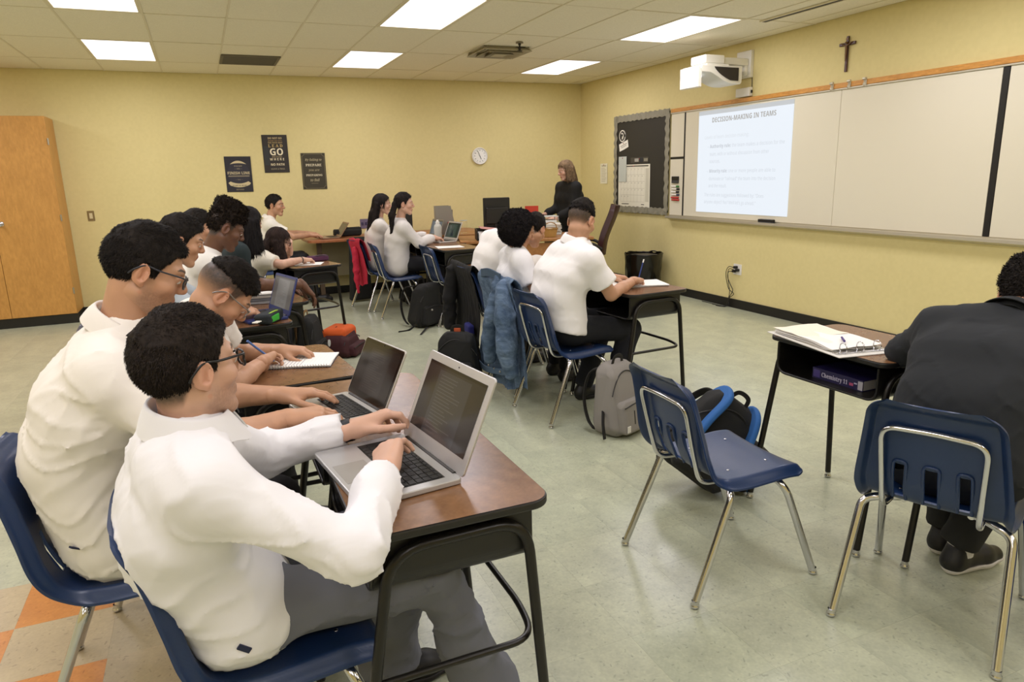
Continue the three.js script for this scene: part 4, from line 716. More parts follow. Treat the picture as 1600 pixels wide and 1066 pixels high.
// returns signed distance of the hair volume in head space
function hairFn(style, caps, fadeY = 0.075) {
  const cran = (x, y, z, gx, gy, gz, c = 0) => { const a = x / (0.0765 + gx), b = (y - 0.034 - c) / (0.089 + gy), d = (z + 0.012) / (0.1 + gz), k0 = Math.sqrt(a * a + b * b + d * d), k1 = Math.sqrt((a / (0.0765 + gx)) ** 2 + (b / (0.089 + gy)) ** 2 + (d / (0.1 + gz)) ** 2); return k1 < 1e-6 ? -0.08 : k0 * (k0 - 1) / k1; };
  const S = { short: [0.007, 0.017, 0.008], thick: [0.007, 0.02, 0.009], crop: [0.004, 0.01, 0.005], fade: [0.002, 0.024, 0.004], hightop: [0.003, 0.05, 0.006], curly: [0.05, 0.034, 0.045], long: [0.014, 0.018, 0.014], afro: [0.014, 0.022, 0.014] }[style];
  return (x, y, z) => {
    let d;
    if (style === 'curly') {
      const e = cran(x, y + 0.03, z + 0.02, 0.062, 0.062, 0.055); const face = Math.min(0.16 - Math.hypot(x, (y + 0.07) * 0.8), 0) ;
      d = e + 0.009 * noise(x * 42, y * 42, z * 42) + 0.005 * noise(x * 95 + 9, y * 95, z * 95);
      const cut = Math.max(z - 0.025 - 0.35 * Math.max(0, y - 0.02), 0.068 - y < 0 ? -1 : Math.abs(x) - 0.2); const cutBox = Math.min(z - 0.035, 0.075 - y, 0.085 - Math.abs(x) + 0.05); d = Math.max(d, cutBox); d = Math.max(d, -0.14 - y);
      return d;
    }
    const top = sstep(0.0, 0.1, y), fz = sstep(-0.02, 0.09, z) * top;
    if (style === 'hightop') { const q = y - 0.05, sq = Math.hypot(x / (0.078 + 0.06 * Math.max(0, q)), (z + 0.008) / (0.098 + 0.06 * Math.max(0, q))); { const e1 = (sq - 1) * 0.075, e2 = y - 0.176 + 0.10 * z + 2.2 * x * x + 1.6 * z * z, kk = 0.035, hh = kk - Math.abs(e1 - e2); d = Math.max(e1, e2) + (hh > 0 ? hh * hh / (4 * kk) : 0); } d = Math.max(d, 0.045 - 0.25 * Math.max(0, z) + 0.25 * Math.max(0, z) * 1.5 - y); d = Math.min(d, Math.max(cran(x, y, z, 0.002, 0.004, 0.003), lineY(hairLine, z) + 0.03 - y)); d += 0.007 * noise(x * 75, y * 40, z * 75) + 0.004 * noise(x * 150, y * 90, z * 150); return d; }
    d = cran(x, y, z, S[0], S[0] + (S[1] - S[0]) * top, S[2] + (S[1] - S[2]) * 0.6 * fz, 0);
    let ly = lineY(hairLine, z);
    if (style === 'fade') ly = Math.max(ly, fadeY - 0.012 * sstep(-0.06, 0.0, z) + (0.07 - fadeY) * sstep(0.0, 0.05, z)); if (style === 'short' || style === 'crop') ly += 0; if (style === 'long') ly = Math.max(-0.1, lineY([[-0.13, -0.1], [-0.0, -0.08], [0.02, -0.03], [0.035, 0.03], [0.05, 0.05], [0.07, 0.072], [0.09, 0.086], [0.14, 0.088]], z));
    if (style !== 'long') { d += 0.0035 * noise(x * 55, y * 55, z * 55) * (0.3 + top) + 0.002 * noise(x * 140, y * 110, z * 140); if (style === 'afro') d += 0.003 * noise(x * 120, y * 120, z * 120); }
    else d += 0.003 * noise(x * 60 + y * 6, y * 6, z * 60);
    const c = (ly - y) * 0.75 + 0.004 * noise(x * 90, 3, z * 90); d = Math.max(d, c);
    if (caps) { let e = 1e3; e = caps.at(x, y, z) + 0.004 * noise(x * 75, y * 9, z * 75) + 0.002 * noise(x * 170, y * 14, z * 170); const k = 0.02, h = k - Math.abs(d - e); d = Math.min(d, e) - (h > 0 ? h * h / (4 * k) : 0); }
    return d;
  };
}
function basisOf(yaw, pitch, roll) { return new THREE.Matrix4().makeRotationFromEuler(new THREE.Euler(pitch, yaw, roll, 'YXZ')); }
const D2R = Math.PI / 180;
const skinTone = { fair: [0.62, 0.37, 0.26], olive: [0.52, 0.285, 0.17], tan: [0.42, 0.205, 0.105], brown: [0.13, 0.056, 0.028] };
const MATP = { skin: new THREE.MeshPhysicalMaterial({ color: 0xffffff, vertexColors: true, roughness: 0.5, sheen: 0.15, sheenRoughness: 0.5 }), hair: new THREE.MeshPhysicalMaterial({ color: 0xffffff, vertexColors: true, roughness: 0.75, specularIntensity: 0.35, side: THREE.DoubleSide }) };
const cloth = (hex, r = 0.85) => MAT['cl' + hex] ??= mat(lin(hex), r, { sheen: lin(hex).r > 0.3 ? 0.2 : 0.03, sheenRoughness: 0.6 });
function folds(x, y, z, amp, seed) { const w = 0.06 * noise(x * 6 + seed, y * 6, z * 6), p = x + w, q = y * 0.75 + z * 0.55 + w, r = z * 0.75 - y * 0.55; const c1 = 1 - Math.abs(noise(p * 5, q * 19 + seed, r * 5)) * 2.4, c2 = 1 - Math.abs(noise(p * 9 + seed, q * 8, r * 30)) * 2.6; return amp * (0.9 * noise(x * 7 + seed, y * 9, z * 7) - 0.8 * Math.max(0, c1) ** 3 - 0.55 * Math.max(0, c2) ** 3 * (0.5 + noise(x * 4, y * 4, z * 4 + seed))); }

function person(o) {
  const P = A(o.pelvis), C = A(o.chest), H = A(o.head), s = o.s ?? 1.05, res = o.res ?? 1, gi = (o.girth ?? 1) * s;
  const yaw = o.yaw * D2R, f = V(Math.sin(yaw), 0, Math.cos(yaw)), up = V(0, 1, 0), sy = (o.shYaw ?? o.yaw) * D2R;
  const rB = f.clone().cross(up), rS = V(Math.sin(sy), 0, Math.cos(sy)).cross(up); rS.y = o.shTilt ?? 0; rS.normalize();
  const base = V(P.x, 0, P.z);
  const t = thing('person', o.label, 'person', [P.x, 0, P.z]);
  const hs = (o.hs ?? 1) * s * 0.93, HR = basisOf(o.hyaw * D2R, (o.hpitch ?? 0) * D2R, (o.hroll ?? 0) * D2R);
  const HM = HR.clone().scale(V(hs, hs, hs)).setPosition(H), HI = HM.clone().invert();
  const toHead = p => p.clone().applyMatrix4(HI), fromHead = (x, y, z) => V(x, y, z).applyMatrix4(HM);
  const W = P.clone().lerp(C, 0.48).addScaledVector(f, -(o.slouch ?? 0.02)), spine = C.clone().sub(W).normalize();
  const nb = C.clone().addScaledVector(spine, 0.03 * s).add(A(o.nbOff ?? [0, 0, 0])), nTop = fromHead(0, -0.045, -0.022);
  const tone = skinTone[o.skin], S = {}, E = {}, Wr = {};
  const side = { R: 1, L: -1 };
  for (const k of ['R', 'L']) { S[k] = o['s' + k] ? A(o['s' + k]) : C.clone().addScaledVector(rS, side[k] * 0.178 * s * (o.sw ?? 1)).addScaledVector(up, -0.01); const a = o['arm' + k]; E[k] = A(a.e); Wr[k] = A(a.w); }
  const hip = { R: P.clone().addScaledVector(rB, 0.088 * s), L: P.clone().addScaledVector(rB, -0.088 * s) };
  const kn = o.knees.map(A), an = o.ankles.map(A), LEG = [['R', kn[0], an[0]], ['L', kn[1], an[1]]];
  // ── body ──
  const Bf = new Field();
  for (const q of [-1, 1]) Bf.cap(P.clone().addScaledVector(rB, q * 0.06), W.clone().addScaledVector(rB, q * 0.05), 0.08, 0.075, 0.03).cap(W.clone().addScaledVector(rB, q * 0.05), C.clone().addScaledVector(rS, q * 0.06).addScaledVector(spine, -0.07), 0.075, 0.075, 0.03);
  Bf.cap(nb.clone().addScaledVector(spine, -0.06), nTop, 0.06 * s, 0.052 * s * (o.fem ? 0.86 : 1), 0.02);
  for (const k of ['R', 'L']) { Bf.cap(C, S[k], 0.05, 0.048, 0.02).cap(S[k], E[k], 0.046 * s, 0.038 * s, 0.02).cap(E[k], Wr[k].clone().lerp(E[k], 0.55), 0.038 * s, 0.0365 * s, 0.012).cap(Wr[k].clone().lerp(E[k], 0.55), Wr[k], 0.0365 * s, 0.0262 * s, 0.012); }
  for (const [k, K, N2] of LEG) Bf.cap(hip[k], K, 0.07 * s, 0.05 * s, 0.02).cap(K, N2, 0.048 * s, 0.036 * s, 0.02);
  const pts = [P, W, C, nTop, S.R, S.L, E.R, E.L, Wr.R, Wr.L, hip.R, hip.L, ...kn, ...an];
  const bb = bounds(pts, 0.13);
  const bodyM = nets((x, y, z) => Bf.at(x, y, z), bb[0], bb[1], 0.013 * res, 0.004);
  const parts = [bodyM];
  for (const k of ['R', 'L']) parts.push(handMesh(null, { ...o['arm' + k].hand, w: Wr[k] }, k === 'R', s * (o.handS ?? 1), (o.handRes ?? 0.0034)));
  for (const m of parts) { m.col = []; for (let i = 0; i < m.pos.length; i += 3) { const n = 1 + 0.07 * noise(m.pos[i] * 40, m.pos[i + 1] * 40, m.pos[i + 2] * 40); m.col.push(tone[0] * n, tone[1] * n * 0.985, tone[2] * n * 0.97); } }
  const hF = headField(o, [0, -0.06, -0.024], toHead(nb.clone().addScaledVector(spine, -0.02)).toArray());
  const headM = nets((x, y, z) => hF.at(x, y, z), [-0.115, -0.2, -0.16], [0.115, 0.15, 0.15], o.headRes ?? 0.0034, 0.004);
  headM.col = []; const hairC = o.hairColor ?? [0.012, 0.009, 0.007];
  for (let i = 0; i < headM.pos.length; i += 3) {
    const x = headM.pos[i], y = headM.pos[i + 1], z = headM.pos[i + 2], ax = Math.abs(x); let c = tone.slice(); const n = 1 + 0.06 * noise(x * 60, y * 60, z * 60); c = c.map(v => v * n);
    const mix = (q, a) => { c = c.map((v, k) => v + (q[k] - v) * a); };
    mix([tone[0] * 1.02, tone[1] * 0.78, tone[2] * 0.72], 0.32 * (Math.exp(-((ax - 0.045) ** 2 + (y + 0.035) ** 2) / 0.0012) * (z > 0.03 ? 1 : 0) + Math.exp(-(x * x + (y + 0.028) ** 2 + (z - 0.115) ** 2) / 0.0004) + (ax > 0.0735 ? 1.5 : 0)));   // cheeks, nose, ears
    if (z > 0.07 && y > -0.083 && y < -0.058 && ax < 0.024 - 40 * (y + 0.0705) ** 2) mix([tone[0] * 0.72, tone[1] * 0.42, tone[2] * 0.42], 0.75);
    if (z > 0.05) { const by = 0.0265 + 0.006 * Math.sin(clamp((ax - 0.012) / 0.04, 0, 1) * 2.6), w = (o.fem ? 0.0034 : 0.0052) * (1 - 0.5 * sstep(0.035, 0.055, ax)); if (ax > 0.01 && ax < 0.055) mix(hairC, 0.9 * sstep(w, w * 0.4, Math.abs(y - by))); }
    const st = o.stubble ?? 0; if (st && y < -0.035) mix([tone[0] * 0.32, tone[1] * 0.3, tone[2] * 0.3], st * sstep(-0.03, -0.06, y) * sstep(-0.02, 0.02, z) * (y > -0.14 ? 1 : 0) * (0.8 + 0.4 * noise(x * 300, y * 300, z * 300)));
    // cropped scalp under the hair; a fade keeps its graded tint
    const ly = lineY(hairLine, z), sc = sstep(-0.012, 0.02, y - ly); if (ax < 0.083 && z < 0.09) { const a = o.hair === 'fade' ? sc * (1 - Math.pow(1 - sstep(-0.03 - (0.075 - (o.fadeY ?? 0.075)), (o.fadeY ?? 0.075) - 0.005, y), 3.2)) * 0.97 : sc * 0.9; if (!(ax > 0.0765 && z > -0.035 && z < 0.012 && y < 0.03)) mix([hairC[0] + 0.012, hairC[1] + 0.01, hairC[2] + 0.008], a * (0.95 + 0.08 * noise(x * 250, y * 250, z * 250))); }
    headM.col.push(...c.map(v => Math.max(0.004, v)));
  }
  xform(headM, HM); parts.push(headM);
  mesh('body', toGeo(joinMeshes(parts), base), MATP.skin, t);
  // ── eyes ──
  if (o.face !== false) for (const q of [-1, 1]) {
    const e = new THREE.SphereGeometry(0.0122 * hs, 24, 18); e.rotateX(Math.PI / 2); const p = e.attributes.position, col = [];
    for (let i = 0; i < p.count; i++) { const r = Math.hypot(p.getX(i), p.getY(i)) / hs, zf = p.getZ(i) > 0; col.push(...(zf && r < 0.0026 ? [0.004, 0.004, 0.004] : zf && r < 0.0062 ? [0.05, 0.025, 0.012] : [0.72, 0.68, 0.64])); }
    e.setAttribute('color', new THREE.Float32BufferAttribute(col, 3)); e.applyMatrix4(HR); const c = fromHead(q * 0.032, 0.002, 0.0845).sub(base); e.translate(c.x, c.y, c.z);
    mesh('eye', e, MATP.eye ??= new THREE.MeshPhysicalMaterial({ color: 0xffffff, vertexColors: true, roughness: 0.12 }), t);
    // lids
    const lid = new THREE.SphereGeometry(0.0134 * hs, 20, 10, 0, Math.PI * 2, 0, Math.PI * 0.42); lid.rotateX(0.35); lid.applyMatrix4(HR); lid.translate(c.x, c.y, c.z); const lc = []; for (let i = 0; i < lid.attributes.position.count; i++) lc.push(tone[0] * 0.82, tone[1] * 0.75, tone[2] * 0.72); lid.setAttribute('color', new THREE.Float32BufferAttribute(lc, 3)); mesh('eyelid', lid, MATP.skin, t);
  }
  // ── hair ──
  {
    let caps = null, ext = [[-0.17, -0.2, -0.19], [0.17, 0.24, 0.19]];
    const yawM = basisOf(o.hyaw * D2R, 0, 0);
    if (o.hairCaps) { caps = new Field(); const hp = []; for (const [a, b, ra, rb] of o.hairCaps) { const p = toHead(A(a).clone().applyMatrix4(yawM).add(H)), q = toHead(A(b).clone().applyMatrix4(yawM).add(H)); caps.cap(p, q, ra, rb, 0.025); hp.push(p, q); } const b2 = bounds(hp, 0.08); ext = [ext[0].map((v, i) => Math.min(v, b2[0][i])), ext[1].map((v, i) => Math.max(v, b2[1][i]))]; }
    const fn = hairFn(o.hair, caps, o.fadeY), hm = nets(fn, ext[0], ext[1], o.hairRes ?? 0.004, 0.012);
    const r = rng(o.seed ?? 5), n0 = hm.pos.length / 3, nt = o.tufts ?? 2500, len = o.tuftLen ?? 0.014, wd = o.tuftW ?? 0.0016;
    hm.col = []; const shade = (x, y, z, a) => { const k = Math.max(0.25, 1 + a * noise(x * 120, y * 60, z * 120) + 0.35 * noise(x * 30, y * 30, z * 30)); return hairC.map(v => v * k); };
    for (let i = 0; i < n0; i++) hm.col.push(...shade(hm.pos[3 * i], hm.pos[3 * i + 1], hm.pos[3 * i + 2], 0.5));
    const g0 = toGeo({ pos: hm.pos, idx: hm.idx }), nn = g0.attributes.normal, grav = V(0, -1, 0).applyMatrix4(HR.clone().transpose());
    for (let q = 0; q < nt; q++) {
      const i = Math.floor(r() * n0), p = V(hm.pos[3 * i], hm.pos[3 * i + 1], hm.pos[3 * i + 2]), n = V(nn.getX(i), nn.getY(i), nn.getZ(i));
      const rv = V(r() - 0.5, r() - 0.5, r() - 0.5); let d;
      if (o.hair === 'long') d = grav.clone().addScaledVector(rv, 0.35).addScaledVector(n, 0.12);
      else if (o.hair === 'curly' || o.hair === 'afro') d = n.clone().multiplyScalar(0.25).addScaledVector(rv, 2.2);
      else if (o.hair === 'hightop') d = V(0, 1, 0.15).multiplyScalar(p.y > 0.1 ? 1 : 0.2).addScaledVector(n, 0.5).addScaledVector(rv, 0.7);
      else { const tp = sstep(0.06, 0.12, p.y); d = n.clone().multiplyScalar(0.06 + 0.14 * tp).add(V(0, 0.05, 0.8).multiplyScalar(tp)).add(V(0, -0.8, -0.35).multiplyScalar(1 - tp)).addScaledVector(rv, 0.55); }
      d.normalize(); const L = len * (0.5 + r()), w = n.clone().cross(d).normalize().multiplyScalar(wd * (0.6 + 0.8 * r()));
      const a = p.clone().addScaledVector(n, -0.002), m = p.clone().addScaledVector(d, L * 0.55).addScaledVector(n, 0.0015), e = p.clone().addScaledVector(d, L).addScaledVector(grav, L * 0.15).addScaledVector(rv, L * 0.25);
      const k = hm.pos.length / 3; for (const u of [a.clone().add(w), a.clone().sub(w), m.clone().addScaledVector(w, 0.8), m.clone().addScaledVector(w, -0.8), e]) { hm.pos.push(u.x, u.y, u.z); hm.col.push(...shade(p.x + q, p.y, p.z, 0.9)); }
      hm.idx.push(k, k + 1, k + 3, k, k + 3, k + 2, k + 2, k + 3, k + 4);
    }
    xform(hm, HM); mesh('hair', toGeo(hm, base), MATP.hair, t);
  }
  // ── shirt ──
  let shirtField = null;
  {
    const long = o.sleeve === 'long', F = new Field();
    for (const q of [-1, -0.5, 0, 0.5, 1]) {
      F.cap(P.clone().addScaledVector(rB, q * 0.078 * s).addScaledVector(up, 0.0), W.clone().addScaledVector(rB, q * 0.07 * s), 0.127 * gi, 0.114 * gi, 0.03);
      F.cap(W.clone().addScaledVector(rB, q * 0.07 * s), C.clone().addScaledVector(rS, q * 0.085 * s).addScaledVector(spine, -0.13 * s), 0.112 * gi, 0.116 * gi, 0.03);
      F.cap(C.clone().addScaledVector(rS, q * 0.085 * s).addScaledVector(spine, -0.13 * s), C.clone().addScaledVector(rS, q * 0.09 * s).addScaledVector(spine, -0.035 * s), 0.116 * gi, 0.078 * gi, 0.03);
    }
    if (o.bust) for (const q of [-1, 1]) F.ell(C.clone().addScaledVector(rS, q * 0.07).addScaledVector(spine, -0.14).addScaledVector(f, 0.07), [0.06, 0.06, 0.06], 0.04);
    F.cap(nb.clone().addScaledVector(spine, -0.05), nb.clone().lerp(nTop, 0.3), 0.068 * s, 0.05 * s * (o.fem ? 0.9 : 1), 0.03);
    const sl = [];
    for (const k of ['R', 'L']) {
      F.cap(C.clone().addScaledVector(rS, side[k] * 0.06 * s).addScaledVector(spine, 0.01), S[k], 0.072 * s, 0.06 * s * Math.sqrt(o.girth ?? 1), 0.06);
      F.cap(C.clone().addScaledVector(rS, side[k] * 0.105 * s).addScaledVector(spine, -0.1 * s), S[k].clone().lerp(C, 0.06), 0.09 * s, 0.056 * s, 0.05); F.cap(nb.clone().addScaledVector(spine, -0.012), S[k], 0.042 * s, 0.05 * s, 0.05);
      const g = new Field(), d = E[k].clone().sub(S[k]);
      if (long) { const d2 = Wr[k].clone().sub(E[k]); g.cap(S[k], E[k], 0.064 * s, 0.056 * s, 0.03).cap(E[k], Wr[k].clone().lerp(E[k], 0.35), 0.056 * s, 0.05 * s, 0.03).cap(Wr[k].clone().lerp(E[k], 0.35), Wr[k], 0.05 * s, 0.04 * s, 0.03).plane(E[k].clone().addScaledVector(d2, o['cuff' + k] ?? 0.97), d2); }
      else g.cap(S[k].clone().addScaledVector(d, -0.05), S[k].clone().addScaledVector(d, 0.75), 0.064 * s, (o.sleeveR ?? 0.068) * s, 0.02).plane(S[k].clone().addScaledVector(d, o.sleeveT ?? 0.66), d);
      F.child(g, 0.045);
    }
    if (o.hem) F.plane(A(o.hem), A(o.hemN ?? [0, -1, 0]), 0.006);
    const amp = o.fold ?? 0.0045, sd = (o.seed ?? 5) * 3.1, el = [E.R, E.L, W];
    const fn = (x, y, z) => { const d = F.at(x, y, z); if (d > 0.03 || d < -0.03) return d; let e = 0; for (let i = 0; i < (long ? 3 : 0); i++) { const q = el[i], r2 = (x - q.x) ** 2 + (y - q.y) ** 2 + (z - q.z) ** 2; if (r2 < 0.03) e += Math.exp(-r2 / 0.008) * 0.0035 * Math.sin((x * 0.6 + y + z * 0.7) * 130 + 3 * noise(x * 20, y * 20, z * 20)); } return d + folds(x, y, z, amp, sd) + e; };
    shirtField = fn; const sb = bounds([P, W, C, S.R, S.L, E.R, E.L, Wr.R, Wr.L, nb.clone().lerp(nTop, 0.3)], 0.19);
    mesh('shirt', toGeo(nets(fn, sb[0], sb[1], (o.shirtRes ?? 0.012), 0.012), base), cloth(o.shirt, o.shirtRough ?? 0.88), t);
    if (o.collar !== false) { // turned-down collar round the neck
      const ax = nTop.clone().sub(nb).normalize(), ff = f.clone().addScaledVector(ax, -f.dot(ax)).normalize(), rr = ff.clone().cross(ax).normalize(), R0 = 0.062 * s * (o.fem ? 0.88 : 1), ch = (o.collarH ?? 1);
      const ce = nb.clone().addScaledVector(ax, 0.022 * s);
      const cg = shell(56, 10, (u, v) => { const th = u * (Math.PI - 0.22), bk = Math.cos(th), tip = sstep(0.75, 1, Math.abs(u)); const prof = v < 0.35 ? [R0 + 0.004 - 0.012 * (v / 0.35) * 0 + 0.012 * (1 - v / 0.35), -0.012 + 0.05 * (v / 0.35) * ch] : [R0 + 0.004 + 0.032 * ((v - 0.35) / 0.65) * (1 + 0.2 * tip), 0.038 * ch - (0.046 + 0.018 * tip) * ch * ((v - 0.35) / 0.65) + 0.006 * Math.sin((v - 0.35) / 0.65 * Math.PI)]; const sag = -0.022 * (1 - bk) * 0.5; return ce.clone().addScaledVector(ff, -bk * prof[0] * 1.04).addScaledVector(rr, Math.sin(th) * prof[0]).addScaledVector(ax, (prof[1] + sag + 0.014 * bk) * s); }, 0.003);
      cg.translate(-base.x, 0, -base.z); mesh('collar', cg, cloth(o.collarColor ?? o.shirt, 0.88), t);
    }
  }
  // ── trousers and shoes ──
  if (o.legs !== false) {
    const F = new Field();
    for (const q of [-1, 1]) F.cap(P.clone().addScaledVector(rB, q * 0.075 * s).addScaledVector(up, 0.035), P.clone().addScaledVector(rB, q * 0.085 * s).addScaledVector(up, -0.005).addScaledVector(f, 0.03), 0.098 * gi, 0.092 * gi, 0.03);
    for (const [k, K, N2] of LEG) { const g = new Field(); g.cap(hip[k], K, 0.09 * gi, 0.068 * s, 0.03).cap(K, N2.clone().lerp(K, 0.5), 0.066 * s, 0.064 * s, 0.02).cap(N2.clone().lerp(K, 0.5), N2, 0.064 * s, (o.hemR ?? 0.06) * s, 0.02).plane(N2.clone().addScaledVector(N2.clone().sub(K).normalize(), 0.02), N2.clone().sub(K)); F.child(g, 0.02); }
    const sd = (o.seed ?? 5) * 1.7, amp = o.legFold ?? 0.006;
    const fn = (x, y, z) => { const d = F.at(x, y, z); return d > 0.03 || d < -0.03 ? d : d + folds(x * 1.1, y * 1.1, z * 0.8, amp, sd); };
    const lb = bounds([P, ...kn, ...an, hip.R, hip.L], 0.16);
    mesh('trousers', toGeo(nets(fn, lb[0], lb[1], o.legRes ?? 0.015, 0.012), base), cloth(o.trousers, 0.9), t);
    o.toes.forEach((td, i) => {
      const a = an[i], d = V(Math.sin(td * D2R), 0, Math.cos(td * D2R)), G = new Field(), r = d.clone().cross(up), heel = V(a.x, 0.05, a.z).addScaledVector(d, -0.03), fl = o.footY?.[i] ?? 0;
      heel.y += fl; const ball = heel.clone().addScaledVector(d, 0.15), toe = heel.clone().addScaledVector(d, 0.215);
      G.cap(heel, ball, 0.038, 0.042, 0.02).cap(ball.clone().addScaledVector(up, -0.008), toe.clone().addScaledVector(up, -0.014), 0.042, 0.034, 0.02).cap(heel.clone().addScaledVector(up, 0.0), V(a.x, a.y - 0.0, a.z), 0.04, 0.042, 0.03).plane([0, heel.y + 0.075, 0], [0, 1, 0], 0.02).plane([0, heel.y - 0.026, 0], [0, -1, 0], 0.004);
      const sbd = bounds([heel, toe, a], 0.07); const sh = mesh('shoe', toGeo(nets((x, y, z) => G.at(x, y, z), sbd[0], sbd[1], 0.006, 0.004), base), cloth(o.shoe ?? 0x15120f, 0.5), t);
      const Sf = new Field(); const dn = up.clone().multiplyScalar(-0.012); Sf.cap(heel.clone().add(dn), ball.clone().add(dn), 0.042, 0.046, 0.02).cap(ball.clone().add(dn), toe.clone().add(dn), 0.046, 0.04, 0.02).plane([0, heel.y - 0.02, 0], [0, 1, 0], 0.003).plane([0, heel.y - 0.047, 0], [0, -1, 0], 0.004);
      mesh('sole', toGeo(nets((x, y, z) => Sf.at(x, y, z), sbd[0], sbd[1], 0.006, 0.004), base), M(o.sole ?? 0x1b1714), sh);
      if (o.sock) mesh('sock', rod(V(a.x, heel.y + 0.03, a.z).sub(base), V(a.x, a.y + 0.04, a.z).sub(base), 0.045, 0.046, 20), M(o.sock), t);
    });
  }
  // ── glasses ──
  if (o.glasses) {
    const r = o.glassR ?? 0.0016, pt = (x, y, z) => fromHead(x, y, z).sub(base), m = mat(lin(o.glasses), 0.3, { metalness: o.glassMetal ?? 0 });
    const gt = thing0('glasses', t); const list = [];
    for (const q of [-1, 1]) {
      const loop = []; for (let i = 0; i < 20; i++) { const a = i / 20 * Math.PI * 2, cx = Math.cos(a), sx = Math.sin(a); const sq = 0.82 + 0.18 * Math.abs(Math.sin(2 * a)); loop.push(pt(q * (0.034 + 0.0255 * cx * sq), -0.001 + 0.0195 * sx * sq, 0.112 - 0.012 * ((0.034 + 0.0255 * cx) / 0.06) ** 2)); }
      list.push(tube(loop, r * 1.2, 60, 8, true)); const lg = new THREE.BufferGeometry(), lp = []; const c = pt(q * 0.034, -0.001, 0.1085); for (let i = 0; i < 20; i++) lp.push(...c.toArray(), ...loop[i].toArray(), ...loop[(i + 1) % 20].toArray()); lg.setAttribute('position', new THREE.Float32BufferAttribute(lp, 3)); lg.computeVertexNormals(); mesh('lens', lg, MAT.lens ??= mat(0xffffff, 0.03, { transmission: 1, thickness: 0, ior: 1.1 }), gt);
      const arm = tube([pt(q * 0.0585, 0.012, 0.101), pt(q * 0.073, 0.015, 0.085), pt(q * 0.082, 0.016, 0.03), pt(q * 0.086, 0.02, -0.008), pt(q * 0.085, 0.002, -0.034), pt(q * 0.081, -0.014, -0.045)], r * 1.25, 50, 8); mesh('temple_arm', arm, m, gt);
    }
    list.push(tube([pt(-0.0095, 0.005, 0.111), pt(0, 0.009, 0.116), pt(0.0095, 0.005, 0.111)], r * 1.1, 12, 8)); mesh('rim', merge(list), m, gt);
  }
  if (o.extra) o.extra({ t, base, Wr, E, S, f, rB, mesh, rod, fromHead, F: shirtField });
  return t;
}
function thing0(name, parent) { const g = new THREE.Group(); g.name = name; parent.add(g); return g; }
function wristBand(c, k, hex, at = 0.9, w = 0.02, r = 0.031) { const { t, base, Wr, E } = c, d = Wr[k].clone().sub(E[k]), p = E[k].clone().addScaledVector(d, at).sub(base), g = new THREE.CylinderGeometry(r, r, w, 28, 1, true); g.applyQuaternion(new THREE.Quaternion().setFromUnitVectors(V(0, 1, 0), d.normalize())); g.translate(p.x, p.y, p.z); mesh('wristband', g, MAT['wb' + hex] ??= mat(lin(hex), 0.5, { side: THREE.DoubleSide }), t); }

// small cloth tag lying on the shirt: snapped to the surface along the field's gradient
function sideTag(c, p, w, h, turn = 0) {
  const q = A(p), e = 0.003, g = V(), F = c.F; let n = V(0, 0, 1);
  for (let i = 0; i < 12; i++) { const d = F(q.x, q.y, q.z); g.set(F(q.x + e, q.y, q.z) - F(q.x - e, q.y, q.z), F(q.x, q.y + e, q.z) - F(q.x, q.y - e, q.z), F(q.x, q.y, q.z + e) - F(q.x, q.y, q.z - e)); if (g.length() < 1e-6) break; n = g.clone().normalize(); q.addScaledVector(n, -d * 0.8); }
  const o = c.mesh('side_tag', box(w, h, 0.005, 0, 0, 0, 0.001), M(0x1d2340), c.t, 'small navy tag'); o.position.copy(q).addScaledVector(n, 0.002).sub(c.base); o.quaternion.setFromUnitVectors(V(0, 0, 1), n); o.rotateZ(turn);
}

// ───────── bags, clothes and small things ─────────
function softBox(w, h, d, seed, f) {      // padded fabric volume, base at y = 0
  const g = new RoundedBoxGeometry(w, h, d, 14, Math.min(w, h, d) * 0.32), p = g.attributes.position;
  for (let i = 0; i < p.count; i++) { let x = p.getX(i), y = p.getY(i) + h / 2, z = p.getZ(i); const t = y / h; [x, y, z] = f ? f(x, y, z, t) : [x, y, z]; const n = 0.01 * noise(x * 12 + seed, y * 14, z * 12) + 0.005 * noise(x * 34, y * 26 + seed, z * 34); p.setXYZ(i, x + n, Math.max(0, y + n * 0.6), z + n); }
  g.computeVertexNormals(); return g;
}
function strapG(pts, w = 0.022, th = 0.006) { const c = new THREE.CatmullRomCurve3(pts.map(A)); const s = roundRect(th, w, th * 0.45); const g = new THREE.ExtrudeGeometry(s, { curveSegments: 4, steps: 40, extrudePath: c, bevelEnabled: false }); g.computeVertexNormals(); return g; }
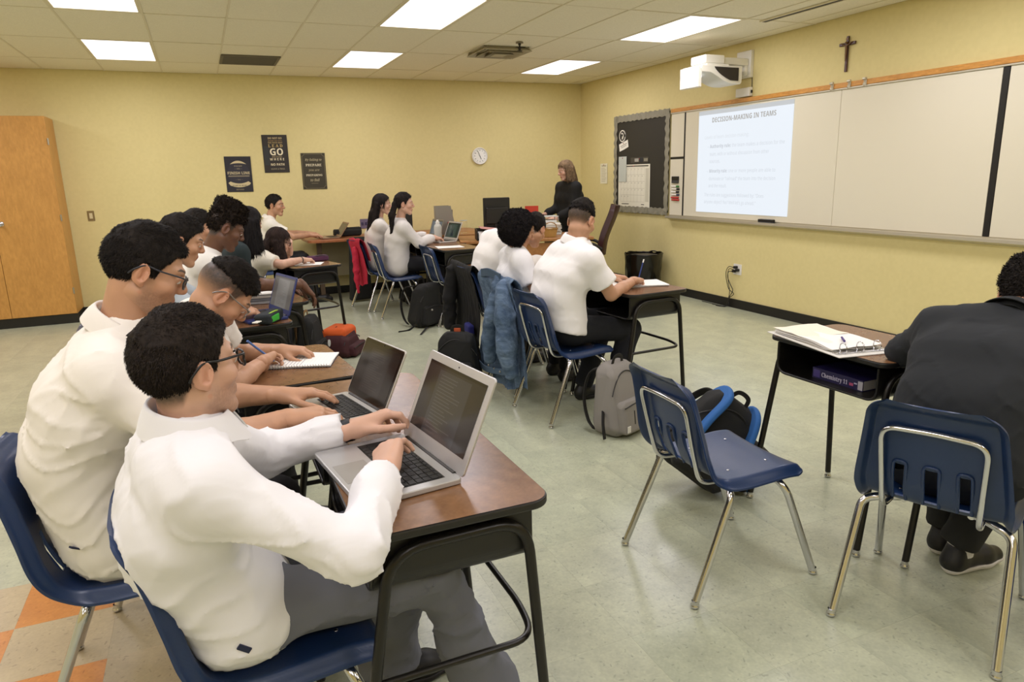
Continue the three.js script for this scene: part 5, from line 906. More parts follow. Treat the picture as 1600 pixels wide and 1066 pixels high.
function backpack(label, pos, turn, o) {
  const t = thing('backpack', label, 'backpack', pos, turn); const { w, h, d } = o, m = cloth(o.color, 0.85), m2 = cloth(o.trim ?? o.color, 0.8);
  const tap = (x, y, z, k) => [x * (1 - 0.28 * k * k), y - (o.sag ?? 0) * k * Math.abs(x) / w, z * (1 - 0.42 * k) + (o.lean ?? 0) * k * k];
  mesh('body', softBox(w, h, d, o.seed, tap), m, t);
  const pk = mesh('front_pocket', softBox(w * 0.8, h * 0.46, d * 0.4, o.seed + 3, (x, y, z, k) => [x * (1 - 0.12 * k), y, z * (1 - 0.25 * k) - 0.012 * k]), m2, t); pk.position.set(0, h * 0.06, d * 0.42);
  const zz = (k, y) => d / 2 * (1 - 0.42 * k) + (o.lean ?? 0) * k * k;
  mesh('zip', tube([-1, -0.8, -0.4, 0, 0.4, 0.8, 1].map(u => [u * w * 0.46, h * (0.62 + 0.28 * (1 - u * u)), zz(0.62 + 0.28 * (1 - u * u)) * 0.86 + 0.006]), 0.004, 50, 6), MAT.black, t);
  mesh('pocket_zip', tube([[-w * 0.36, h * 0.46, d * 0.56], [0, h * 0.5, d * 0.58], [w * 0.36, h * 0.46, d * 0.56]], 0.004, 30, 6), MAT.black, pk).position.set(0, -h * 0.06, -d * 0.42);
  for (const s of [-1, 1]) mesh('strap', strapG([[s * w * 0.16, h * 0.93, -d * 0.22], [s * w * 0.26, h * 0.86, -d * 0.62], [s * w * 0.36, h * 0.5, -d * 0.74], [s * w * 0.4, h * 0.16, -d * 0.55], [s * w * 0.42, 0.03, -d * 0.35]], 0.05, 0.01), cloth(o.strap ?? 0x17150f), t);
  mesh('top_handle', strapG([[-0.05, h * 0.95, -d * 0.1], [-0.03, h + 0.035, -d * 0.08], [0.03, h + 0.035, -d * 0.08], [0.05, h * 0.95, -d * 0.1]], 0.022, 0.006), cloth(o.strap ?? 0x17150f), t);
  if (o.patch) mesh('label_patch', box(0.03, 0.04, 0.004, 0, 0, 0, 0.001), M(o.patch), pk).position.set(-w * 0.3, h * 0.1, d * 0.205);
  if (o.extra) o.extra(t, pk); return t;
}
backpack('grey backpack with black straps standing beside the boy’s chair', [2.19, 0, -3.48], 0.36, { w: 0.34, h: 0.43, d: 0.24, color: 0x858079, seed: 2, lean: -0.05, patch: 0xd8d4cc, extra: t => { mesh('zip_pull', rod([-0.11, 0.2, 0.19], [-0.112, 0.12, 0.2], 0.003), MAT.black, t); mesh('side_strap', strapG([[-0.16, 0.16, 0.0], [-0.21, 0.1, 0.04], [-0.22, 0.02, 0.06]], 0.03, 0.008), MAT.fabricBlack, t); } });
{ const b = backpack('black and blue backpack lying on the floor behind the empty chair', [2.02, 0.1, -2.64], -0.4, { w: 0.38, h: 0.44, d: 0.28, color: 0x11110f, trim: 0x161614, seed: 5, lean: -0.02, extra: t => { for (const s of [-1, 1]) mesh('blue_band', strapG([[s * 0.12, 0.1, 0.15], [s * 0.12, 0.28, 0.12], [s * 0.09, 0.42, 0.06], [s * 0.09, 0.43, -0.05], [s * 0.12, 0.26, -0.12]], 0.06, 0.03), cloth(0x2a5f9e), t); mesh('side_bulge', softBox(0.12, 0.24, 0.2, 31), MAT.fabricBlack, t).position.set(0.22, 0.1, 0.02); mesh('blue_side', softBox(0.04, 0.2, 0.12, 32), cloth(0x24528c), t).position.set(0.27, 0.12, 0.04); mesh('loop', tube([[-0.18, 0.0, 0.1], [-0.26, 0.1, 0.14], [-0.2, 0.2, 0.16], [-0.14, 0.1, 0.16]], 0.008, 40, 6), MAT.fabricBlack, t); } }); b.rotation.set(0, -0.4, -0.68, 'YXZ'); }
backpack('black backpack with an orange tag beside the denim jacket', [1.62, 0, -4.82], -0.5, { w: 0.34, h: 0.42, d: 0.24, color: 0x131310, seed: 9, extra: t => mesh('orange_tag', box(0.05, 0.03, 0.02, 0, 0.43, -0.02, 0.006), cloth(0xb4512a), t) });
backpack('black backpack with trailing straps in front of the ponytail girl', [2.03, 0, -7.1], 0.5, { w: 0.36, h: 0.46, d: 0.28, color: 0x11110f, seed: 12, lean: 0.08, extra: t => { for (const [a, b] of [[[-0.1, 0.02, 0.14], [-0.36, 0.004, 0.3]], [[0.06, 0.02, 0.16], [0.3, 0.004, 0.28]], [[-0.16, 0.1, 0.1], [-0.4, 0.004, 0.02]]]) mesh('loose_strap', strapG([a, [(a[0] + b[0]) / 2, 0.012, (a[2] + b[2]) / 2], b], 0.022, 0.004), MAT.fabricBlack, t); mesh('buckle', new THREE.SphereGeometry(0.01, 10, 8).translate(-0.08, 0.2, 0.2), M(0x9d9a90), t); } });
backpack('maroon bag with a bright orange flap on the floor under the leaning girl’s desk', [1.0, 0, -6.28], 1.0, { w: 0.4, h: 0.2, d: 0.34, color: 0x3c1417, seed: 15, extra: t => { const o = mesh('orange_flap', softBox(0.3, 0.13, 0.22, 16), cloth(0xd0581c), t); o.position.set(0.04, 0.12, -0.02); mesh('white_sole', softBox(0.1, 0.035, 0.05, 17), M(0xb9b3a6), t).position.set(0.1, 0, 0.22); } });
backpack('black backpack with a pale round badge and tan strap by the orange flap', [0.70, 0, -5.95], 1.1, { w: 0.32, h: 0.44, d: 0.2, color: 0x12110e, seed: 18, strap: 0x8a6b3f, extra: t => { mesh('badge', new THREE.CylinderGeometry(0.03, 0.03, 0.006, 24).rotateX(Math.PI / 2), M(0xb8b8b4), t).position.set(0.02, 0.2, 0.155); } });
backpack('blue backpack at the lower corner beside the student in the sweatshirt', [2.46, 0, -1.06], 0.4, { w: 0.32, h: 0.4, d: 0.22, color: 0x1f3f86, seed: 21 });

// jackets hung over chair backs: a cloth that follows the chair back
function jacket(label, name, c, o) {
  const ch = scene.children.find(q => q.userData.label === c); const t = thing(name, label, 'jacket', ch.position.toArray(), ch.rotation.y);
  const path = new THREE.CatmullRomCurve3([[0, o.y0 ?? 0.6, -0.195], [0, 0.72, -0.225], [0, 0.83, -0.265], [0, 0.862, -0.305], [0, 0.82, -0.322], [0, 0.7, -0.292], [0, 0.5, -0.258], [0, (o.y1 + 0.5) / 2, -0.255], [0, o.y1, -0.255]].map(A));
  const u0 = o.u0 ?? -1, u1 = o.u1 ?? 1, m = cloth(o.color, 0.9);
  const g = shell(54, 60, (uu, v) => { const u = u0 + (uu + 1) / 2 * (u1 - u0), p = path.getPointAt(v), k = sstep(0.45, 1, v), w = 0.235 + (o.flare ?? 0.05) * k; const fold = (0.022 * Math.sin(u * 8 + o.seed + 2 * noise(u * 2, v * 3, o.seed)) + 0.012 * Math.sin(u * 19 + v * 5 + o.seed)) * k + 0.006 * noise(u * 9, v * 14, o.seed); return V(u * w + 0.02 * noise(v * 3, u, o.seed) * k, p.y - (o.drop ?? 0) * k * (0.5 + 0.5 * Math.sin(u * 2.2 + o.seed)) + 0.01 * noise(u * 3, 1, o.seed) , p.z - Math.abs(fold) * (o.puff ?? 1) - 0.012 * k - 0.035 * u * u * (v > 0.3 ? 0.2 : 0)); }, 0.006);
  setUV(g, (x, y, z) => [(x + z) / 0.25, y / 0.25]); const jm = o.map ? mat(0xffffff, 0.9, { map: o.map, side: THREE.DoubleSide }) : null;
  mesh('cloth', g, jm ?? (MAT['j' + o.color] ??= mat(lin(o.color), 0.9, { side: THREE.DoubleSide })), t);
  for (const s of o.sleeves ?? []) { const F = new Field(); s.p.slice(1).forEach((q, i) => F.cap(s.p[i], q, s.r[i], s.r[i + 1], 0.02)); const b = bounds(s.p.map(A), 0.1); mesh('sleeve', setUV(toGeo(nets((x, y, z) => F.at(x, y, z) + folds(x, y, z, 0.013, o.seed) + 0.003 * Math.sin(y * 60 + 4 * noise(x * 12, y * 12, z * 12)), b[0], b[1], 0.011, 0.012)), (x, y, z) => [(x + z) / 0.25, y / 0.25]), jm ?? m, t); }
  if (o.extra) o.extra(t, m); return t;
}
jacket('faded blue denim jacket hanging over the chair of the curly haired girl', 'denim_jacket', 'blue chair with a denim jacket hung over it', { color: 0x5b7086, y1: 0.14, flare: 0.11, map: tex(256, 256, (u, v, i, j) => { const q = tiled(u, v, 5) * 16 + tiled(u, v, 18) * 12 + tiled(u, v, 60) * 10 + (((i + j) % 4) < 2 ? 5 : -5); return [88 + q, 108 + q, 132 + q]; }), drop: 0.1, u0: -1.4, u1: 1, seed: 2, sleeves: [{ p: [[-0.22, 0.8, -0.335], [-0.29, 0.6, -0.36], [-0.34, 0.4, -0.37], [-0.36, 0.24, -0.36]], r: [0.05, 0.066, 0.064, 0.055] }, { p: [[-0.12, 0.83, -0.32], [-0.1, 0.62, -0.36], [-0.04, 0.42, -0.38], [-0.03, 0.26, -0.37]], r: [0.04, 0.06, 0.058, 0.05] }], extra: (t) => { mesh('waistband', strapG([[-0.24, 0.2, -0.335], [-0.05, 0.17, -0.35], [0.12, 0.15, -0.35], [0.24, 0.16, -0.34]], 0.045, 0.01), cloth(0x4f6378), t); for (let i = 0; i < 3; i++) mesh('button', new THREE.SphereGeometry(0.008, 10, 8), MAT.steel, t).position.set(-0.16 + i * 0.1, 0.19, -0.352); mesh('collar', strapG([[-0.16, 0.855, -0.33], [0, 0.875, -0.34], [0.16, 0.855, -0.33]], 0.06, 0.012), cloth(0x43566a), t); } });
jacket('long black jacket covering the back of the boy’s chair', 'black_jacket', 'blue chair covered by a long black jacket', { color: 0x0f0e0d, y1: 0.22, y0: 0.75, seed: 5, sleeves: [{ p: [[0.2, 0.78, -0.33], [0.22, 0.55, -0.35], [0.22, 0.33, -0.36]], r: [0.05, 0.058, 0.05] }], extra: t => mesh('blue_lining', softBox(0.12, 0.16, 0.05, 4), cloth(0x1d1f66), t).position.set(-0.17, 0.24, -0.33) });
jacket('bright red jacket hung on a blue chair in front of the counter', 'red_jacket', 'blue chair with a red jacket hanging on its back', { puff: 0.5, color: 0xb01f38, y1: 0.36, u0: -1, u1: 0.35, seed: 8, drop: 0.06, sleeves: [{ p: [[-0.1, 0.74, -0.33], [-0.13, 0.5, -0.345], [-0.16, 0.24, -0.35]], r: [0.035, 0.04, 0.022] }] });
{ const t = thing('black_coat', 'long black coat hanging from the front of the back counter', 'coat', [1.74, 0, -8.98], 0.1); mesh('cloth', softBox(0.3, 0.78, 0.12, 6, (x, y, z, k) => [x * (0.75 + 0.25 * (1 - k)) + 0.02 * Math.sin(y * 9), y + 0.02, z * (0.7 + 0.3 * (1 - k)) + 0.015 * Math.sin(x * 40)]), MAT.fabricBlack, t); mesh('hood', softBox(0.22, 0.12, 0.12, 8), MAT.fabricBlack, t).position.set(0, 0.7, 0.02); }

// paper, books and pens
const paperMat = MAT.paper, ruled = mat(0xffffff, 0.8, { map: canvasTex(256, 340, (x, w, h) => { x.fillStyle = '#f2efe8'; x.fillRect(0, 0, w, h); x.strokeStyle = '#c9cfd8'; x.lineWidth = 1.5; for (let i = 1; i < 20; i++) { x.beginPath(); x.moveTo(0, i * 17); x.lineTo(w, i * 17); x.stroke(); } x.fillStyle = '#8d8f98'; const r = rng(4); for (let i = 1; i < 13; i++) x.fillRect(24, i * 17 - 7, 60 + r() * 130, 3); }) });
function curlSheet(w, h, lift, seed, m, name, parent, y) { const g = shell(14, 18, (u, v) => V(u * w / 2, y + lift * Math.pow(Math.max(0, (u * 0.5 + v - 0.6)), 2) * (0.7 + 0.3 * noise(u, v, seed)), -(v - 0.5) * h), 0.0006); setUV(g, (x, yy, z) => [x / w + 0.5, 0.5 - z / h]); return mesh(name, g, m, parent); }
function paperStack(name, label, cat, pos, turn, w, h, n, lift = 0.02, seed = 1, m = paperMat) { const t = thing(name, label, cat, pos, turn); for (let i = 0; i < n; i++) { const o = curlSheet(w, h, lift * (i + 1) / n, seed + i, i === n - 1 ? m : paperMat, 'sheet', t, 0.001 + i * 0.0018); o.rotation.y = 0.07 * noise(i * 3.1, seed, 1); } return t; }
{ const t = paperStack('notebook', 'open ruled notebook under the hands of the boy with the faded haircut', 'notebook', [0.30, topY, -2.985], 1.25, 0.22, 0.29, 5, 0.05, 3, ruled); mesh('cover', box(0.224, 0.002, 0.294, 0, 0.0005, 0, 0), M(0x2c3346), t); mesh('spiral', (() => { const p = []; for (let i = 0; i <= 220; i++) { const a = i / 220 * Math.PI * 2 * 26; p.push([-0.112 + 0.007 * Math.cos(a), 0.007 + 0.007 * Math.sin(a), -0.14 + 0.28 * i / 220]); } return tube(p, 0.001, 500, 4); })(), MAT.steel, t); }
paperStack('paper_pile', 'loose white sheets the boy with the pencil is writing on', 'paper', [2.60, topY, -3.98], 1.3, 0.24, 0.42, 6, 0.1, 9);
paperStack('paper_sheet', 'white sheet lying in front of the silver laptop of the ponytail girl', 'paper', [2.38, topY, -7.2], 1.5, 0.21, 0.28, 2, 0.01, 12);
paperStack('paper_sheet', 'sheet of paper under the writing hand of the leaning girl', 'paper', [0.80, topY, -6.54], 1.2, 0.21, 0.28, 3, 0.02, 14);
paperStack('paper_sheet', 'paper standing open behind the pink pencil case', 'paper', [0.84, topY, -6.83], 1.4, 0.19, 0.22, 3, 0.05, 15);
function pen(label, a, b, hex, r = 0.004, cap = 0xe8e4da) { const t = thing('pen', label, 'pen', a), q = V(b[0] - a[0], b[1] - a[1], b[2] - a[2]), l = q.length(), n = q.normalize(); const at = k => n.clone().multiplyScalar(l * k); mesh('barrel', rod(at(0.1), at(0.86), r), M(hex), t); mesh('tip', rod(at(0), at(0.1), 0.001, r), M(0xd7b98a), t); mesh('end', rod(at(0.86), at(1), r * 1.06), M(cap), t); return t; }
pen('blue pencil with a white end in the writing boy’s hand', [2.60, 0.818, -3.93], [2.685, 0.965, -3.985], 0x1d3470);
pen('blue pen held in the fist of the boy with the faded haircut', [0.205, 0.82, -2.935], [0.10, 0.94, -2.86], 0x5b7fc4, 0.0045, 0x5b7fc4);
pen('purple pen lying on the ring binder pages', [2.435, 0.836, -2.12], [2.385, 0.836, -2.06], 0x4f3f7a, 0.0045, 0x4f3f7a);
{ // ring binder with fanned pages
  const t = thing('ring_binder', 'open white ring binder with loose pages on the desk beside the empty chair', 'binder', [2.43, topY, -2.185], -0.18);
  mesh('cover', box(0.27, 0.004, 0.50, 0, 0.002, 0, 0.001), M(0xdad6cc), t);
  for (let i = 0; i < 9; i++) { const g = shell(10, 22, (u, v) => V(u * 0.118 + 0.006 * noise(i, 1, 2), 0.006 + i * 0.0016 + 0.006 * Math.sin(v * 3) * (i / 9) + 0.004 * noise(u * 2, v * 3, i), -0.24 + v * (0.40 - 0.012 * ((i * 7) % 4)) + 0.02), 0.0006); mesh('page', g, i % 3 === 1 ? M(0xeee8da) : paperMat, t); }
  mesh('divider_page', (() => shell(10, 14, (u, v) => V(u * 0.115, 0.0255 + 0.004 * noise(u * 2, v * 3, 7), -0.235 + v * 0.22), 0.0006))(), M(0xece4d0), t);
  for (const x of [-0.08, 0, 0.08]) { const o = mesh('ring', new THREE.TorusGeometry(0.022, 0.0022, 8, 28), MAT.chrome, t); o.position.set(x, 0.024, 0.2); o.rotation.y = Math.PI / 2; }
  mesh('ring_plate', box(0.24, 0.006, 0.03, 0, 0.007, 0.2, 0.002), MAT.chrome, t);
}
{ // textbook in the book box
  const t = thing('textbook', 'dark blue chemistry textbook lying inside the desk beside the empty chair', 'book', [2.50, DH - 0.165, -2.10], -Math.PI / 2 + 0.02);
  const cov = mat(lin(0x241f4a), 0.4); mesh('pages', box(0.25, 0.04, 0.18, 0.004, 0.024, 0.0, 0.002), M(0xb9b4ac), t); mesh('cover', merge([box(0.26, 0.003, 0.19, 0, 0.0015, 0, 0.001), box(0.26, 0.003, 0.19, 0, 0.0465, 0, 0.001), box(0.26, 0.048, 0.004, 0, 0.024, 0.095, 0.001)]), cov, t);
  const g = new THREE.PlaneGeometry(0.258, 0.045); mesh('spine_print', g, mat(0xffffff, 0.45, { map: canvasTex(512, 90, (x, w, h) => { x.fillStyle = '#241f4a'; x.fillRect(0, 0, w, h); x.fillStyle = '#4b3f80'; x.fillRect(10, 12, 70, 66); x.fillStyle = '#d8d4e4'; x.font = 'bold 52px serif'; x.textBaseline = 'middle'; x.fillText('Chemistry 11', 96, 46, 270); x.fillStyle = '#b6557a'; x.fillRect(382, 40, 40, 24); x.fillStyle = '#bcb8d0'; x.fillRect(428, 30, 30, 12); x.fillStyle = '#b9b6bb'; x.fillRect(466, 8, 46, 74); }) }), t).position.set(0, 0.024, 0.0976);
}
// pencil cases, bottle, folders
{ const t = thing('pencil_case', 'dark pencil case with bright green trim beside the blue laptop', 'pencil case', [0.265, topY, -3.93], 1.0); mesh('body', softBox(0.19, 0.06, 0.085, 4), cloth(0x1c2226), t); mesh('green_panel', softBox(0.09, 0.036, 0.02, 5), cloth(0x3fae3a), t).position.set(-0.02, 0.012, 0.036); mesh('zip', tube([[-0.09, 0.05, 0.02], [0, 0.062, 0.03], [0.09, 0.05, 0.02]], 0.004, 30, 6), M(0x9cc23a), t); mesh('white_keys', merge([0, 1, 2].map(i => box(0.012, 0.006, 0.03, -0.12 - i * 0.018, 0.03, 0.0, 0.002))), MAT.white, t).userData.kind = 'stuff'; }
{ const t = thing('pencil_case', 'pink and black pencil case on the desk of the leaning girl', 'pencil case', [0.93, topY, -6.72], 0.4); mesh('body', softBox(0.2, 0.055, 0.08, 7), cloth(0x4b2340), t); mesh('zip', tube([[-0.09, 0.045, 0.03], [0, 0.055, 0.034], [0.09, 0.045, 0.03]], 0.004, 30, 6), MAT.black, t); }
{ const t = thing('binder', 'grey striped binders stacked on the desk under the outstretched arm', 'binder', [0.30, topY, -4.66], 1.4); for (let i = 0; i < 3; i++) { const o = mesh('binder_cover', box(0.22, 0.016, 0.28, 0, 0.009 + i * 0.018, 0, 0.003), [M(0x9a9a9e), M(0x6f7178), M(0xb7b5b2)][i], t); o.rotation.y = 0.06 * i; } curlSheet(0.2, 0.24, 0.12, 3, paperMat, 'sheet', t, 0.058); }
{ const t = thing('water_bottle', 'frosted white plastic water bottle between the two laptops', 'bottle', [2.55, topY, -8.13]); mesh('body', new THREE.LatheGeometry([[0, 0], [0.04, 0], [0.045, 0.006], [0.045, 0.07], [0.042, 0.08], [0.045, 0.09], [0.045, 0.15], [0.038, 0.175], [0.02, 0.19], [0.018, 0.2]].map(q => new THREE.Vector2(...q)), 32), mat(lin(0xe4e4da), 0.3, { transmission: 0.35, thickness: 0 }), t); mesh('cap', new THREE.LatheGeometry([[0.022, 0.19], [0.023, 0.215], [0.014, 0.218], [0.012, 0.235], [0, 0.236]].map(q => new THREE.Vector2(...q)), 24), MAT.white, t); }
{ const t = thing('folder', 'red folder lying on the desk of the girl beyond the ponytail', 'folder', [2.36, topY, -8.25], 1.5); mesh('cover', box(0.24, 0.008, 0.31, 0, 0.004, 0, 0.002), M(0xc23a34), t); mesh('sheets', box(0.22, 0.004, 0.3, 0.006, 0.01, 0, 0.001), paperMat, t); }
{ const t = thing('pouch', 'black pouch on the back counter behind the thin laptop', 'pouch', [1.72, topY, -9.5], 0.1); mesh('body', softBox(0.36, 0.09, 0.16, 3), MAT.fabricBlack, t); mesh('handle', strapG([[-0.1, 0.08, 0], [-0.02, 0.11, 0.01], [0.08, 0.08, 0]], 0.02, 0.005), MAT.fabricBlack, t); mesh('flap', softBox(0.2, 0.04, 0.1, 9), MAT.fabricBlack, t).position.set(0.1, 0.07, -0.02); }
// teacher's desk clutter and the far counter
const TD = 0.8195;
function bx1(name, label, cat, pos, turn, parts) { const t = thing(name, label, cat, pos, turn); for (const [n, g, m] of parts) mesh(n, g, m, t); return t; }
bx1('monitor', 'black flat monitor seen from behind on the teacher desk', 'monitor', [3.20, TD, -7.85], 2.9, [['stand_base', box(0.26, 0.015, 0.18, 0, 0.008, 0, 0.005), MAT.black], ['neck', box(0.06, 0.16, 0.03, 0, 0.08, -0.03, 0.008), MAT.black], ['housing', box(0.32, 0.36, 0.035, 0, 0.28, 0.0, 0.012), MAT.blackPlastic], ['back_bulge', box(0.26, 0.2, 0.04, 0, 0.25, -0.03, 0.016), MAT.blackPlastic], ['panel', box(0.3, 0.33, 0.004, 0, 0.285, 0.018, 0.001), MAT.screenGlass]]);
bx1('file_sorter', 'grey metal mesh magazine holder standing behind the laptops', 'file holder', [2.82, 0.8155, -8.65], -0.1, [['side', (() => { const s = new THREE.Shape(); s.moveTo(-0.13, 0); s.lineTo(0.13, 0); s.lineTo(0.06, 0.36); s.lineTo(-0.13, 0.36); s.closePath(); const g = new THREE.ExtrudeGeometry(s, { depth: 0.008, bevelEnabled: false }); return g.translate(0, 0, 0.06); })(), M(0x8f897a)], ['side', (() => { const s = new THREE.Shape(); s.moveTo(-0.13, 0); s.lineTo(0.13, 0); s.lineTo(0.06, 0.36); s.lineTo(-0.13, 0.36); s.closePath(); const g = new THREE.ExtrudeGeometry(s, { depth: 0.008, bevelEnabled: false }); return g.translate(0, 0, -0.06); })(), M(0x7a7466)], ['back', box(0.008, 0.36, 0.12, -0.128, 0.18, 0.004, 0.002), M(0x8f897a)], ['base', box(0.26, 0.008, 0.12, 0, 0.004, 0.004, 0.002), M(0x8f897a)], ['folder', box(0.2, 0.3, 0.02, -0.01, 0.16, 0.03, 0.003), M(0x6c675c)], ['folder', box(0.2, 0.27, 0.016, -0.01, 0.145, -0.01, 0.003), M(0xa49e8e)]]);
bx1('letter_tray', 'black desk tray heaped with papers at the oak desk end', 'tray', [2.98, TD, -7.62], -0.28, [['tray', merge([box(0.26, 0.01, 0.32, 0, 0.005, 0, 0.002), box(0.01, 0.12, 0.32, -0.125, 0.06, 0, 0.002), box(0.01, 0.12, 0.32, 0.125, 0.06, 0, 0.002), box(0.26, 0.12, 0.01, 0, 0.06, -0.155, 0.002)]), MAT.black], ['papers', box(0.22, 0.07, 0.29, 0, 0.045, 0, 0.01), paperMat], ['folder', box(0.24, 0.008, 0.3, 0.02, 0.125, 0, 0.002).rotateZ(-0.12), M(0xc88f86)]]);
bx1('mug', 'dark blue and white mug on the teacher desk', 'mug', [3.13, TD, -7.9], 0, [['cup', new THREE.LatheGeometry([[0, 0], [0.04, 0], [0.042, 0.1], [0.039, 0.1], [0.036, 0.01], [0, 0.01]].map(q => new THREE.Vector2(...q)), 28), M(0x2c3560)], ['band', new THREE.CylinderGeometry(0.0425, 0.042, 0.03, 28, 1, true).translate(0, 0.085, 0), M(0xd8d6d0)], ['handle', new THREE.TorusGeometry(0.026, 0.006, 8, 20).translate(0.055, 0.05, 0), M(0x2c3560)]]);
bx1('book', 'red book standing upright on the teacher desk', 'book', [3.70, TD + 0.11, -7.93], -0.3, [['cover', merge([box(0.16, 0.23, 0.004, 0, 0.115, 0.012, 0.001), box(0.16, 0.23, 0.004, 0, 0.115, -0.012, 0.001), box(0.004, 0.23, 0.028, -0.08, 0.115, 0, 0.001)]), M(0xc03a22)], ['pages', box(0.15, 0.22, 0.02, 0.002, 0.115, 0, 0.001), M(0xd8d0bc)], ['label', box(0.1, 0.08, 0.001, 0.01, 0.08, 0.0146, 0), M(0xe6e2da)]]);
{ const hx = [0x8f9aa2, 0xd8d4c8, 0x5a6168, 0xc9c4b6, 0x7d878e, 0xe0dcd0]; hx.forEach((c, i) => { bx1('book', ['lowest grey blue book of the stack before the teacher', 'white book second from the bottom of the teacher’s stack', 'dark grey book third from the bottom of the teacher’s stack', 'cream book third from the top of the teacher’s stack', 'slate blue book second from the top of the teacher’s stack', 'white book on top of the stack under the teacher’s hands'][i], 'book', [3.86, TD + i * 0.022, -7.74], -0.28 + 0.12 * Math.sin(i * 2.3), [['cover', merge([box(0.24, 0.003, 0.18, 0, 0.0015, 0, 0.001), box(0.24, 0.003, 0.18, 0, 0.0195, 0, 0.001), box(0.24, 0.021, 0.003, 0, 0.0105, -0.089, 0.001)]), M(c)], ['pages', box(0.232, 0.016, 0.172, 0, 0.0105, 0.003, 0.001), M(0xd9d4c6)]]); }); }
bx1('paper_tray', 'two tier clear tray with folders behind the book stack', 'tray', [3.93, TD, -8.03], -0.28, [['shelf', box(0.3, 0.006, 0.24, 0, 0.12, 0, 0.002), M(0xb9bcb4)], ['shelf', box(0.3, 0.006, 0.24, 0, 0.2, 0, 0.002), M(0xb9bcb4)], ['post', merge([[-1, -1], [1, -1], [-1, 1], [1, 1]].map(q => rod([q[0] * 0.145, 0, q[1] * 0.115], [q[0] * 0.145, 0.21, q[1] * 0.115], 0.005))), M(0x8f948c)], ['papers', box(0.26, 0.03, 0.2, 0, 0.14, 0, 0.004), paperMat]]).children.find(q => q.name === 'post').userData.kind = 'stuff';
{ const t = thing('basket', 'woven straw basket bag on the corner of the teacher desk', 'basket', [3.70, TD, -7.44]); t.scale.setScalar(0.72); const g = new THREE.CylinderGeometry(0.13, 0.1, 0.13, 60, 16, true), p = g.attributes.position; for (let i = 0; i < p.count; i++) { const a = Math.atan2(p.getZ(i), p.getX(i)), y = p.getY(i), r = 1 + 0.03 * Math.sin(a * 30 + (Math.round(y * 120) % 2) * Math.PI); p.setX(i, p.getX(i) * r); p.setZ(i, p.getZ(i) * r); } g.translate(0, 0.066, 0); g.computeVertexNormals(); mesh('weave', g, mat(lin(0xb08848), 0.8, { side: THREE.DoubleSide }), t); mesh('rim', new THREE.TorusGeometry(0.13, 0.008, 8, 50).rotateX(Math.PI / 2).translate(0, 0.131, 0), M(0x9c7438), t); mesh('handle', tube([[-0.125, 0.13, 0], [-0.09, 0.2, 0.02], [0, 0.23, 0.03], [0.09, 0.2, 0.02], [0.125, 0.13, 0]], 0.008, 40, 8), M(0x9c7438), t); mesh('filling', new THREE.SphereGeometry(0.11, 20, 12, 0, 7, 0, 1.2).scale(1, 0.5, 1).translate(0, 0.08, 0), M(0xd8cfba), t); }
bx1('loudspeaker', 'small black computer speaker beside the far counter’s photo stand', 'speaker', [2.52, topY, -9.4], 0.2, [['case', box(0.11, 0.26, 0.12, 0, 0.13, 0, 0.01), MAT.blackPlastic], ['grille', box(0.09, 0.2, 0.006, 0, 0.14, 0.062, 0.004), M(0x24221d)]]);
bx1('loudspeaker', 'second black computer speaker nearer the girls’ heads', 'speaker', [2.36, topY, -9.32], 0.2, [['case', box(0.1, 0.27, 0.12, 0, 0.135, 0, 0.01), MAT.blackPlastic], ['grille', box(0.08, 0.2, 0.006, 0, 0.14, 0.062, 0.004), M(0x24221d)]]);
bx1('red_pouch', 'red triangular pouch behind the silver laptop screen', 'pouch', [2.86, 0.8155, -8.5], 0.4, [['body', new THREE.ConeGeometry(0.08, 0.16, 4).rotateX(Math.PI).translate(0, 0.08, 0), M(0xb8202c)], ['opening', box(0.11, 0.012, 0.11, 0, 0.158, 0, 0.004).rotateY(0.78), M(0x8e1820)]]);
bx1('glass_jar', 'clear glass jar beside the grey file holder', 'jar', [3.08, 0.8155, -8.7], 0, [['glass', new THREE.LatheGeometry([[0, 0], [0.05, 0], [0.055, 0.01], [0.055, 0.13], [0.045, 0.15], [0.045, 0.16]].map(q => new THREE.Vector2(...q)), 28), mat(0xffffff, 0.05, { transmission: 1, thickness: 0 })], ['rim', new THREE.TorusGeometry(0.046, 0.004, 8, 28).rotateX(Math.PI / 2).translate(0, 0.16, 0), M(0xb9c0b4)]]);
bx1('file_box', 'low grey file box holding up the red book on the teacher desk', 'box', [3.68, TD, -7.93], -0.3, [['case', box(0.24, 0.1, 0.2, 0, 0.05, 0, 0.006), M(0x77746a)], ['lid', box(0.25, 0.012, 0.21, 0, 0.103, 0, 0.004), M(0x8a867a)]]);

// ───────── the people ─────────
const HERO = { headRes: 0.0026, handRes: 0.0026, hairRes: 0.0034, shirtRes: 0.009, legRes: 0.011 };
const MID = { headRes: 0.0034, handRes: 0.0038, hairRes: 0.0045, shirtRes: 0.012, legRes: 0.016 };
const FAR = { headRes: 0.0042, handRes: 0.0045, hairRes: 0.006, shirtRes: 0.015, legRes: 0.02, tufts: 1200, tuftW: 0.003, res: 1.3 };
const down = [0, -1, 0];

